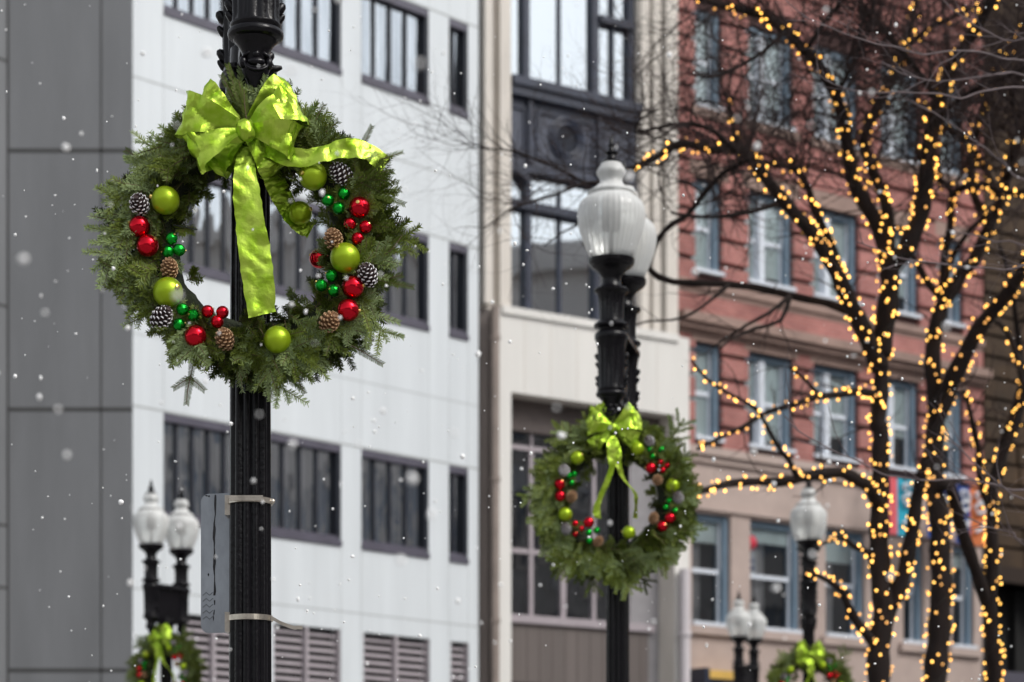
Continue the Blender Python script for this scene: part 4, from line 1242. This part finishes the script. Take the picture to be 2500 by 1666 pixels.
so = sprig_mesh(4, [(wp(565, 270, -.14), wp(508, 172, -.17), 0), (wp(560, 260, -.15), wp(522, 148, -.16), 0), (wp(575, 285, -.15), wp(548, 185, -.18), 0), (wp(585, 280, -.16), wp(610, 205, -.18), 0),
                    (wp(568, 290, -.17), wp(560, 205, -.19), 0), (wp(570, 270, -.16), wp(535, 200, -.18), 0), (wp(600, 260, -.14), wp(632, 195, -.15), 0),
                    (wp(830, 600, -.10), wp(945, 568, -.12), 0), (wp(880, 590, -.11), wp(925, 540, -.12), 0), (wp(850, 640, -.09), wp(950, 660, -.10), 0), (wp(880, 645, -.09), wp(925, 632, -.1), 0),
                    (wp(800, 400, -.12), wp(855, 290, -.14), 0), (wp(820, 380, -.12), wp(925, 350, -.12), 0), (wp(840, 440, -.1), wp(930, 470, -.1), 0), (wp(850, 400, -.12), wp(905, 395, -.12), 0), (wp(835, 350, -.12), wp(880, 360, -.12), 0),
                    (wp(446, 790, -.09), wp(438, 868, -.08), 0), (wp(438, 862, -.08), wp(428, 930, -.07), 0), (wp(437, 868, -.08), wp(398, 893, -.07), 0), (wp(437, 870, -.08), wp(470, 898, -.07), 0), (wp(800, 790, -.09), wp(880, 838, -.1), 0), (wp(830, 810, -.09), wp(850, 790, -.1), 0), (wp(660, 840, -.09), wp(700, 905, -.1), 0), (wp(300, 420, -.09), wp(246, 425, -.1), 0), (wp(310, 360, -.09), wp(288, 345, -.1), 0), (wp(300, 600, -.09), wp(235, 615, -.1), 0), (wp(720, 290, -.09), wp(745, 240, -.1), 0), (wp(735, 270, -.09), wp(768, 268, -.1), 0)], 'loose_sprigs')
so.parent = wr1

# --- second wreath
C2 = (1168.0, 1027.0, 1640.0)
def w2(x, y): return ((x - C2[0]) / C2[2], (C2[1] - y) / C2[2])
raw2 = [('L', 818, 618, .040), ('L', 1398, 530, .040), ('L', 1735, 885, .041), ('L', 705, 1160, .041), ('L', 1315, 1335, .039),
        ('R', 652, 870, .032), ('R', 655, 985, .032), ('R', 1525, 715, .032), ('R', 1710, 1195, .032), ('R', 1635, 1275, .032), ('R', 930, 1240, .032),
        ('r', 1620, 660, .019), ('r', 1680, 690, .019), ('r', 1640, 735, .019), ('r', 800, 1250, .019), ('r', 860, 1300, .019), ('r', 800, 1350, .017),
        ('G', 1520, 540, .020), ('G', 1625, 540, .020), ('G', 1545, 605, .019), ('G', 740, 790, .020), ('G', 790, 775, .019), ('G', 765, 860, .018), ('G', 1705, 1030, .019),
        ('G', 1670, 1095, .019), ('G', 1757, 1125, .019), ('G', 930, 1335, .020), ('G', 1005, 1315, .020), ('G', 935, 1415, .020),
        ('s', 1512, 455, .034), ('s', 695, 740, .038), ('s', 1790, 1000, .036), ('s', 712, 1300, .034), ('c', 1590, 830, .036), ('c', 765, 990, .038), ('c', 1550, 1195, .036), ('c', 1020, 1420, .034)]
items2 = [(k_, *w2(x, y), r) for k_, x, y, r in raw2]
wr2 = thing('wreath', 'slightly blurred wreath on the lamp before the cream building, with two narrow ribbon tails', 'wreath', ((1498 - CX) / F * 14.14, 14.14, EYE + (HOR - 1222) / F * 14.14), group='fir wreaths hung on the lamp posts')
core_mb(5).build('moss_ring', M_['core'], wr2, smooth=True)
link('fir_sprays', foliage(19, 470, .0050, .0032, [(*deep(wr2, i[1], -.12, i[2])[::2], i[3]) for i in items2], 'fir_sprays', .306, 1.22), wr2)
dress(wr2, items2, 9)
bw = MB(); kx, kz = w2(1165, 330)
for q in ((150, .16, .09, .045, -.12, 11), (180, .155, .09, .045, -.14, 12), (222, .165, .09, .04, -.12, 13), (125, .16, .07, .03, -.09, 14),
          (45, .17, .08, .045, -.12, 15), (12, .165, .10, .05, -.14, 16), (-25, .16, .08, .04, -.13, 17), (-38, .19, .06, .03, -.11, 18)):
    loop_mb(bw, kx, kz, q[0], q[1], q[2], q[3], q[4], q[5], tilt=(-1) ** q[5] * .4, root=wr2)
bow2 = bw.build('bow', M_['foil'], wr2, smooth=True, auto=28)
k2 = MB(); k2.sphere(deep(wr2, kx, -.17, kz), .028, 14, 10); k2.build('knot', M_['foil'], bow2, smooth=True)
e = C2[2]
tail(bow2, [(1165, 400, -.14), (1160, 480, -.17), (1165, 600, -.17), (1150, 720, -.16), (1090, 880, -.15), (1010, 1080, -.13), (1015, 1200, -.12)], [50 / e, 110 / e, 110 / e, 60 / e, 75 / e, 70 / e, 70 / e],
     [(1, .3, .1), (1, .2, .1), (1, .1, .0), (1, .3, .2), (1, .2, .4), (1, .2, .3), (1, -.3, 0)], 31, w2)
tail(bow2, [(1180, 420, -.13), (1200, 560, -.15), (1215, 690, -.14), (1265, 820, -.12), (1370, 950, -.09), (1385, 1050, -.06), (1375, 1200, -.04)], [50 / e, 90 / e, 80 / e, 60 / e, 55 / e, 40 / e, 50 / e],
     [(1, .3, -.1), (1, .4, -.2), (1, .6, -.2), (1, .5, -.5), (1, .3, -.6), (1, .8, 0), (1, .5, 0)], 32, w2)
for u, v, Y, lab in ((412, 1648, 26.45, 'small dark wreath at the bottom left, on the twin-globe lamp before the white offices'),
                     (1972, 1690, 26.1, 'small dark wreath at the bottom edge, on the single-globe lamp left of the lit trunks')):
    c = copy_tree(wr2); c["label"] = lab; c.location = ((u - CX) / F * Y, Y, EYE + (HOR - v) / F * Y)
    c.rotation_euler = (0, 0, R(-35 if u < 1000 else 6))

# ================================================================ TREES
def limb_pts(pts, Y0, Y1, seed, step=22.0, wob=2.2):
    """smooth photograph polyline -> world points with varying depth"""
    P2 = [Vector((a, b)) for a, b in pts]; out = []
    for i in range(len(P2) - 1):
        p0, p1, p2, p3 = P2[max(i - 1, 0)], P2[i], P2[i + 1], P2[min(i + 2, len(P2) - 1)]
        m = max(2, int((p2 - p1).length / step))
        for k in range(m):
            f_ = k / m
            out.append(0.5 * ((2 * p1) + (p2 - p0) * f_ + (2 * p0 - 5 * p1 + 4 * p2 - p3) * f_ * f_ + (3 * p1 - p0 - 3 * p2 + p3) * f_ ** 3))
    out.append(P2[-1])
    n = len(out); res = []
    for i, p in enumerate(out):
        t = i / max(1, n - 1)
        Y = Y0 + (Y1 - Y0) * t + .12 * math.sin(t * 5 + seed) * t
        w_ = Vector((mn.noise(Vector((i * .35, seed, 1))), mn.noise(Vector((i * .35, seed, 7))))) * wob * min(1, i / 3)
        res.append(P(p.x + w_.x, p.y + w_.y, Y))
    return res

# name: tree, points (joint -> tip), half width px start/end, depth start/end, bulbs?, label of its light string
LIMBS = [
 ('A', [(2146, 2580), (2146, 1900), (2146, 1666), (2146, 1572), (2158, 1482), (2146, 1364), (2148, 1246), (2150, 1129), (2150, 1050), (2143, 1036), (2151, 940), (2147, 850)], 34, 15, 20, 20, 1, 'warm white light string wound up the leftmost thick trunk'),
 ('A', [(2148, 870), (2163, 768), (2174, 691), (2174, 653), (2208, 615), (2243, 538), (2254, 500), (2258, 459), (2273, 325), (2293, 249), (2319, 172), (2358, 107), (2396, 50), (2440, -40)], 22, 9, 20, 19.2, 1, 'light string on the limb that leans right from the leftmost trunk to the top edge'),
 ('A', [(2149, 900), (2109, 806), (2067, 722), (2032, 649), (1983, 569), (1937, 519), (1902, 475), (1853, 413), (1822, 375), (1789, 363), (1742, 367), (1700, 355), (1660, 352), (1625, 368), (1600, 385), (1560, 402), (1540, 415)], 19, 5, 20, 18.6, 1, 'light string on the long diagonal limb reaching left to the frosted globes'),
 ('A', [(2067, 722), (2045, 640), (2025, 589), (1990, 517), (1967, 448), (1941, 413), (1891, 402), (1853, 396), (1800, 350), (1787, 291), (1775, 245)], 10, 3.5, 20, 19.4, 1, 'light string on the thinner limb just above the long diagonal one'),
 ('A', [(2174, 660), (2163, 626), (2143, 550), (2109, 490), (2082, 440), (2071, 364), (2059, 291), (2040, 237), (2013, 180), (1967, 126), (1918, 77), (1860, 38), (1784, 19), (1722, 0), (1640, -30)], 17, 6, 20, 19.0, 1, 'light string on the dark limb arching left to the top edge of the brick wall'),
 ('A', [(2174, 660), (2170, 580), (2166, 517), (2151, 459), (2120, 395), (2109, 344), (2128, 283), (2151, 245), (2182, 191), (2205, 126), (2230, 40), (2240, -40)], 13, 5, 20, 20.6, 1, 'light string on the crooked limb in the middle of the leftmost tree'),
 ('A', [(2148, 1240), (2126, 1195), (2091, 1172), (2056, 1154), (2012, 1156), (1954, 1168), (1906, 1178), (1851, 1176), (1789, 1180), (1737, 1193), (1690, 1209), (1660, 1226)], 14, 5, 20, 18.8, 1, 'light string along the low nearly level branch reaching left towards the second wreath'),
 ('A', [(1950, 1168), (1938, 1150), (1926, 1125), (1906, 1101), (1887, 1070), (1864, 1028), (1845, 997), (1807, 975), (1768, 955), (1725, 925), (1690, 880)], 6, 2.5, 19.4, 18.7, 1, 'light string on the thin shoot rising up-left from the low level branch'),
 ('A', [(2148, 985), (2136, 963), (2097, 955), (2059, 963), (2006, 967), (1960, 982), (1918, 994), (1868, 1009), (1814, 1043), (1765, 1066), (1703, 1097)], 9, 3, 20, 18.9, 1, 'light string on the level branch before the middle brick windows'),
 ('A', [(2002, 968), (1990, 955), (1967, 929), (1941, 909), (1925, 895)], 5, 2, 19.6, 19.3, 1, ''),
 ('A', [(2146, 1375), (2119, 1348), (2087, 1337), (2056, 1311), (2030, 1318), (2005, 1331)], 7, 2.5, 20, 19.5, 1, 'short light string on the small branch beside the single globe'),
 ('A', [(2146, 1590), (2122, 1557), (2091, 1517), (2063, 1462), (2048, 1435), (1993, 1404), (1970, 1390)], 12, 3, 20, 19.2, 1, 'light string on the low side branch in front of the single-globe lamp post'),
 ('A', [(2150, 1560), (2166, 1502), (2205, 1404), (2228, 1286), (2244, 1187), (2262, 1120), (2290, 1040), (2330, 950)], 18, 8, 20, 19.6, 1, 'light string on the thick limb leaning right in front of the turquoise banner'),
 ('B', [(2283, 2560), (2283, 1900), (2283, 1666), (2291, 1561), (2299, 1443), (2295, 1364), (2295, 1270), (2283, 1207), (2279, 1129), (2283, 1062), (2289, 978)], 32, 18, 21, 21, 1, 'light string wound up the middle trunk, over the blue banner'),
 ('B', [(2287, 1010), (2327, 921), (2358, 864), (2388, 806), (2423, 760), (2461, 714), (2488, 672), (2530, 610)], 19, 11, 21, 20.2, 1, 'light string on the limb leaning right from the middle trunk to the right edge'),
 ('B', [(2287, 1000), (2277, 883), (2285, 806), (2300, 745), (2327, 707), (2350, 664), (2377, 638), (2396, 592), (2415, 557), (2440, 490), (2460, 430), (2480, 344), (2520, 300)], 18, 8, 21, 20.6, 1, 'light string on the upright limb rising from the fork of the middle trunk'),
 ('B', [(2298, 752), (2303, 690), (2308, 615), (2319, 557), (2323, 500), (2319, 459), (2281, 432), (2262, 413), (2240, 380)], 10, 4, 21, 20.5, 1, 'light string on the steep limb right of the narrow brick windows'),
 ('B', [(2310, 735), (2273, 699), (2247, 661), (2228, 626), (2200, 600)], 9, 4, 21, 20.4, 1, ''),
 ('B', [(2321, 480), (2358, 455), (2400, 452), (2442, 467), (2480, 470), (2520, 460)], 7, 4, 20.6, 20, 1, 'light string on the level branch at the right edge before the tan stone'),
 ('B', [(2289, 1190), (2319, 1187), (2346, 1286), (2386, 1404), (2417, 1502), (2428, 1600)], 13, 13, 21, 22, 0, ''),
 ('C', [(2429, 2540), (2429, 1900), (2429, 1666), (2421, 1541), (2417, 1443), (2425, 1384), (2421, 1286), (2425, 1187), (2448, 1109), (2476, 1050), (2500, 960), (2495, 925), (2480, 860), (2464, 818), (2441, 791), (2415, 778)], 30, 4, 22, 21.5, 1, 'light string wound up the rightmost trunk beside the orange banner'),
 ('C', [(2421, 1240), (2400, 1200), (2388, 1130), (2388, 1097), (2376, 1040), (2365, 990), (2353, 952)], 9, 4, 22, 21.4, 1, 'light string on the short branch rising left of the rightmost trunk'),
 ('C', [(2430, 1170), (2450, 1100), (2480, 1002), (2500, 940), (2530, 850)], 14, 9, 22, 21.5, 0, ''),
 # unlit branches
 ('A', [(2067, 760), (2021, 741), (1929, 722), (1868, 707), (1780, 695), (1644, 688), (1590, 663), (1587, 637), (1603, 589), (1640, 548), (1676, 528), (1715, 478), (1761, 425), (1800, 404), (1830, 388)], 8, 5, 20, 18.7, 0, ''),
 ('A', [(1590, 655), (1560, 668), (1525, 690)], 3.5, 1.5, 18.8, 18.5, 0, ''),
 ('A', [(1929, 722), (1902, 745), (1868, 770), (1830, 791), (1776, 825), (1740, 850)], 5, 2, 19.3, 18.9, 0, ''),
 ('A', [(1929, 726), (1906, 783), (1845, 802), (1784, 829), (1760, 850)], 5, 2, 19.3, 18.8, 0, ''),
 ('A', [(1780, 695), (1740, 730), (1690, 765), (1640, 782), (1580, 785), (1535, 800)], 4, 1.5, 19, 18.5, 0, ''),
 ('A', [(1918, 489), (1845, 515), (1765, 528), (1700, 530), (1640, 520)], 6, 3, 19.4, 18.7, 0, ''),
 ('A', [(1789, 363), (1740, 320), (1690, 302), (1640, 305), (1590, 315), (1550, 322), (1565, 290), (1600, 270)], 5, 2, 19, 18.4, 0, ''),
 ('A', [(1545, 412), (1500, 440), (1470, 470), (1440, 500), (1424, 540), (1370, 570), (1330, 600)], 4, 1.5, 18.6, 18, 0, ''),
 ('A', [(1424, 540), (1424, 600)], 2, 1, 18.3, 18.2, 0, ''),
 ('A', [(1500, 440), (1430, 445), (1380, 420), (1320, 395), (1260, 370), (1200, 365), (1150, 350)], 4, 1.2, 18.5, 17.8, 0, ''),
 ('A', [(1430, 445), (1370, 470), (1310, 490), (1250, 510), (1200, 545), (1180, 560)], 3, 1.2, 18.3, 17.8, 0, ''),
 ('A', [(2273, 325), (2320, 262), (2390, 215), (2450, 190), (2530, 150)], 7, 3, 19.7, 19, 0, ''),
 ('A', [(2293, 249), (2245, 180), (2190, 112), (2130, 45), (2090, -20)], 7, 3, 19.6, 19, 0, ''),
 ('A', [(2040, 237), (2085, 150), (2120, 70), (2140, -20)], 6, 3, 19.5, 19.2, 0, ''),
 ('A', [(1967, 126), (2010, 60), (2060, 0), (2090, -40)], 5, 3, 19.2, 19, 0, ''),
 ('A', [(2205, 126), (2260, 75), (2330, 40), (2420, 0)], 6, 3, 20.5, 20.2, 1, 'short light string on the thin limb touching the top edge at right'),
 ('B', [(2440, 490), (2400, 400), (2340, 330), (2290, 300), (2230, 240)], 7, 3, 20.7, 20.2, 1, 'light string on the limb bending back left across the narrow brick windows'),
 ('B', [(2460, 430), (2490, 340), (2470, 250), (2500, 150)], 7, 3, 20.6, 20.2, 0, ''),
 ('A', [(1918, 77), (1860, 130), (1800, 165), (1730, 190), (1680, 180)], 5, 2.5, 19.2, 18.6, 0, ''),
 ('B', [(2415, 557), (2380, 480), (2370, 400), (2390, 300), (2420, 200), (2460, 120), (2500, 60), (2540, 0)], 9, 5, 20.8, 20.4, 1, 'light string on the limb climbing to the top right corner'),
 ('B', [(2300, 745), (2320, 640), (2370, 560), (2420, 520)], 8, 4, 21, 20.7, 0, ''),
 ('C', [(2500, 940), (2470, 700), (2440, 600)], 8, 4, 22, 21.6, 0, ''),
]
TREE_LABEL = {'A': 'bare multi-limbed tree with the leftmost trunk, its limbs reaching left over the brick front',
              'B': 'bare tree with the middle trunk, forking in front of the blue banner',
              'C': 'bare tree with the rightmost trunk, against the tan stone building'}
rt = random.Random(77)
tree_wood = {k_: MB() for k_ in 'ABC'}
tree_twig = {k_: MB() for k_ in 'ABC'}
strings = []
def rot_rand(d, ang):
    ax = Vector((rt.gauss(0, 1), rt.gauss(0, .6), rt.gauss(0, 1)))
    ax = (ax - d * ax.dot(d)).normalized()
    return (d * math.cos(ang) + ax * math.sin(ang)).normalized()
def twig(mb, p, d, L, r, lvl):
    n = max(4, int(L / .07)); pts = [p]; rad = [r]
    c = p.copy(); dd = d.copy()
    bend = Vector((rt.gauss(0, 1), rt.gauss(0, .5), rt.gauss(0, 1))) * .09
    for i in range(n):
        dd = (dd + bend + Vector((rt.gauss(0, .13), rt.gauss(0, .1), rt.gauss(.03, .13)))).normalized()
        c = c + dd * (L / n); pts.append(c); rad.append(r * (1 - .72 * (i + 1) / n))
        if lvl > 0 and i > 0 and rt.random() < .62:
            twig(mb, c, rot_rand(dd, R(rt.uniform(25, 65))), L * rt.uniform(.35, .62), rad[-1] * .72, lvl - 1)
    mb.tube(pts, rad, 4 if lvl > 0 else 3, caps=False)
for (tr_, pts, w0, w1_, Y0, Y1, lit, lab) in LIMBS:
    wpts = limb_pts(pts, Y0, Y1, len(strings) * 1.7 + w0)
    n = len(wpts); rad = []
    for i, p in enumerate(wpts):
        t = i / (n - 1); rad.append(1.22 * (w0 + (w1_ - w0) * t) * p.y / F * (1 + .08 * math.sin(i * 1.7)))
    tree_wood[tr_].tube(wpts, rad, 10 if w0 > 12 else 7)
    strings.append((tr_, wpts, rad, lit, lab))
    # twigs
    for i in range(2, n):
        vtop = HOR - (wpts[i].z - EYE) * F / wpts[i].y
        if vtop > 1250: continue
        dens = (1.0 if vtop < 520 else .24) * (1 if w1_ < 8 else .6)
        if not lit: dens *= 1.3
        u_ = CX + wpts[i].x / wpts[i].y * F
        dens *= .26 if u_ < 1640 else .40 if u_ < 1780 else .55 if u_ < 1900 else .82
        t = i / (n - 1)
        if t < .15: continue
        for _ in range(4 if vtop < 450 else 2):
            if rt.random() < dens:
                d = (wpts[i] - wpts[i - 1]).normalized()
                d2 = rot_rand(d, R(rt.uniform(30, 75)))
                if vtop < 500 and rt.random() < .5: d2 = (d2 + Vector((-.5, 0, .25))).normalized()
                L = rt.uniform(.28, .95) * (1.15 if vtop < 520 else .65)
                twig(tree_twig[tr_], wpts[i], d2, L, max(.0040, min(.0085, rad[i] * .42)), 2)
for k_ in 'ABC':
    base = {'A': (2146, 20), 'B': (2283, 21), 'C': (2429, 22)}[k_]
    bx = (base[0] - CX) / F * base[1]
    t = thing('bare_tree', TREE_LABEL[k_], 'tree', (bx, base[1], 0), group='bare winter trees wound with lights')
    mi = Matrix.Translation((-bx, -base[1], 0))
    for mb, nm, mt in ((tree_wood[k_], 'trunk', M_['bark']), (tree_twig[k_], 'crown', M_['twig'])):
        mb.v = [tuple(mi @ Vector(p)) for p in mb.v]
        mb.build(nm, mt, t, smooth=True)

# nearer tree outside the right edge whose silvery twigs cross the picture
NEAR = [[(2900, 40), (2700, 190), (2500, 149), (2461, 145), (2404, 130), (2327, 124), (2251, 134), (2212, 119), (2136, 107), (2078, 88), (2002, 57), (1960, 40)],
        [(2900, 330), (2700, 230), (2500, 214), (2404, 222), (2346, 241), (2297, 230), (2212, 226), (2117, 226), (2059, 214), (2017, 195), (1990, 170)],
        [(2950, 600), (2700, 560), (2500, 649), (2404, 655), (2327, 647), (2212, 634), (2150, 612), (2094, 592)],
        [(2950, 1150), (2700, 1150), (2500, 1197), (2425, 1182), (2346, 1170), (2268, 1174), (2189, 1164), (2150, 1156), (2091, 1125), (2012, 1089), (1950, 1050), (1915, 1015)],
        [(2950, 1180), (2700, 1260), (2500, 1219), (2445, 1184), (2386, 1136), (2338, 1089), (2310, 1060)],
        [(2900, 1390), (2700, 1360), (2500, 1330), (2476, 1301), (2417, 1286), (2362, 1262), (2340, 1225), (2325, 1190)],
        [(2900, 330), (2700, 300), (2500, 185), (2404, 188), (2289, 199), (2240, 188), (2197, 176), (2150, 150)],
        [(2900, 60), (2700, -30), (2500, 95), (2400, 70), (2320, 20), (2290, -20)],
        [(2900, 800), (2700, 720), (2500, 600), (2430, 590), (2390, 575), (2350, 570), (2310, 560)],
        [(2900, 500), (2700, 480), (2500, 440), (2450, 400), (2390, 350), (2330, 310), (2270, 270), (2230, 250)]]
nt_ = MB(); nw_ = MB(); YN = 13.0
tx = (2900 - CX) / F * YN
trunk_pts = [Vector((tx, YN, 0)), Vector((tx, YN, 2)), Vector((tx + .05, YN, 4)), Vector((tx - .02, YN, 5.2)), Vector((tx + .05, YN, 7.5))]
nw_.tube(trunk_pts, [.14, .12, .10, .08, .03], 12)
for i, pts in enumerate(NEAR):
    wpts = limb_pts(pts, YN, YN - .9 + .12 * i, i * 2.1, 18, 3)
    n = len(wpts)
    nt_.tube(wpts, [.010 * (1 - .82 * (k_ / (n - 1)) ** .5) + .0011 for k_ in range(n)], 6)
    for k_ in range(n // 3, n - 1):
        if rt.random() < .34:
            d = (wpts[k_ + 1] - wpts[k_]).normalized()
            twig(nt_, wpts[k_], rot_rand(d, R(rt.uniform(18, 45))), rt.uniform(.12, .42), .0032, 1)
nr_ = thing('bare_tree', 'nearer bare tree outside the right edge whose thin silvery twigs cross the picture', 'tree', (tx, YN, 0))
for mb, nm, mt in ((nw_, 'trunk', M_['bark']), (nt_, 'crown', M_['twig_pale'])):
    mb.v = [(p[0] - tx, p[1] - YN, p[2]) for p in mb.v]
    mb.build(nm, mt, nr_, smooth=True)

# ================================================================ LIGHT STRINGS
b_ = MB(); b_.sphere((0, 0, 0), .0095, 10, 8)
bo = b_.build('bulb', M_['bulb'], smooth=True); bulb_me = bo.data; bpy.data.objects.remove(bo)
bulbs3 = [bulb_me]
for nm in ('bulb_mid', 'bulb_dim'):
    m2 = bulb_me.copy(); m2.materials[0] = M_[nm]; bulbs3.append(m2)
rl = random.Random(31)
pend = None
for (tr_, wpts, rad, lit, lab) in strings:
    if not lit: continue
    if lab:
        root = thing('light_string', lab, 'string lights', tuple(wpts[0]), group='warm white string lights on the bare trees'); cnt = 0; org = wpts[0].copy()
    tot = sum((wpts[i + 1] - wpts[i]).length for i in range(len(wpts) - 1))
    # helix of wire around the limb
    sp2, acc = [], 0.0
    th = rl.uniform(0, 6)
    bulbs = []
    nxt = .02
    for i in range(len(wpts) - 1):
        a, b = wpts[i], wpts[i + 1]; seg = (b - a); sl = seg.length; t_ = seg.normalized()
        v0 = HOR - (a.z - EYE) * F / a.y
        if v0 > 1760: continue
        e1 = t_.cross(Vector((.2, 1, .1))).normalized(); e2 = t_.cross(e1)
        m = 4
        for k_ in range(m):
            f_ = k_ / m; r = rad[i] * (1 - f_) + rad[i + 1] * f_ + .006
            th += sl / m / (.085 + r * 1.2) * 1.9
            sp2.append(a + seg * f_ + (e1 * math.cos(th) + e2 * math.sin(th)) * r)
            acc += sl / m
            while acc > nxt:
                nxt += (.020 if r > .05 else .034 if r > .03 else .046) * rl.uniform(.35, 1.8)
                th2 = rl.uniform(0, 2 * math.pi)
                bulbs.append(a + seg * f_ + t_ * rl.uniform(-.02, .02) + (e1 * math.cos(th2) + e2 * math.sin(th2)) * (r + rl.uniform(.004, .022)))
    w_ = MB(); w_.tube([p - org for p in sp2], .0022, 4, caps=False); w_.build('cable', M_['wire'], root)
    rl.shuffle(bulbs)
    keep = bulbs[:max(0, 96 - cnt)]; cnt += len(keep)
    for p in keep:
        o = link('bulb', bulbs3[rl.choices((0, 1, 2), (5, 4, 3))[0]], root); o.location = p - org
        s_ = rl.uniform(.8, 1.15); o.scale = (s_, s_, s_ * 1.2)
    rest = bulbs[len(keep):]
    if rest:
        rb = MB()
        for p in rest: rb.sphere(tuple(p - org), .0095, 8, 6)
        ro = rb.build('bulb_cluster', M_['bulb'], root, smooth=True); ro["kind"] = 'stuff'

# ================================================================ FALLING SNOW
rs = np.random.RandomState(42); sm_ = MB()
made = 0
while made < 1100:
    Y = 2.6 + 11 * rs.rand() ** .9
    u, v = rs.uniform(-250, 2750), rs.uniform(-250, 1900)
    c = P(u, v, Y); r = (.0022 + .0038 * rs.rand() ** 2.4)
    if abs(Y - 7.9) < .35 and 200 < u < 1020 and 100 < v < 1000: continue
    if Y < 4.2 and rs.rand() < .6: continue
    if 6.6 < Y < 9.2 and rs.rand() < .45: continue
    n, m = 7, 5; vs = []
    ax = rs.randn(3) * .18 + 1
    for i in range(m + 1):
        for k_ in range(n):
            th, ph = math.pi * i / m, 2 * math.pi * k_ / n
            q = r * (1 + .14 * rs.randn() * (0 < i < m))
            vs.append((c.x + q * ax[0] * math.sin(th) * math.cos(ph), c.y + q * math.sin(th) * math.sin(ph), c.z + q * ax[2] * math.cos(th)))
    sm_.add(vs, [(i * n + k_, i * n + (k_ + 1) % n, (i + 1) * n + (k_ + 1) % n, (i + 1) * n + k_) for i in range(m) for k_ in range(n)])
    made += 1
so_ = sm_.build('falling_snow', M_['snow'], smooth=True)
tag(so_, 'white snowflakes drifting through the air in front of everything', 'snow', kind='stuff')
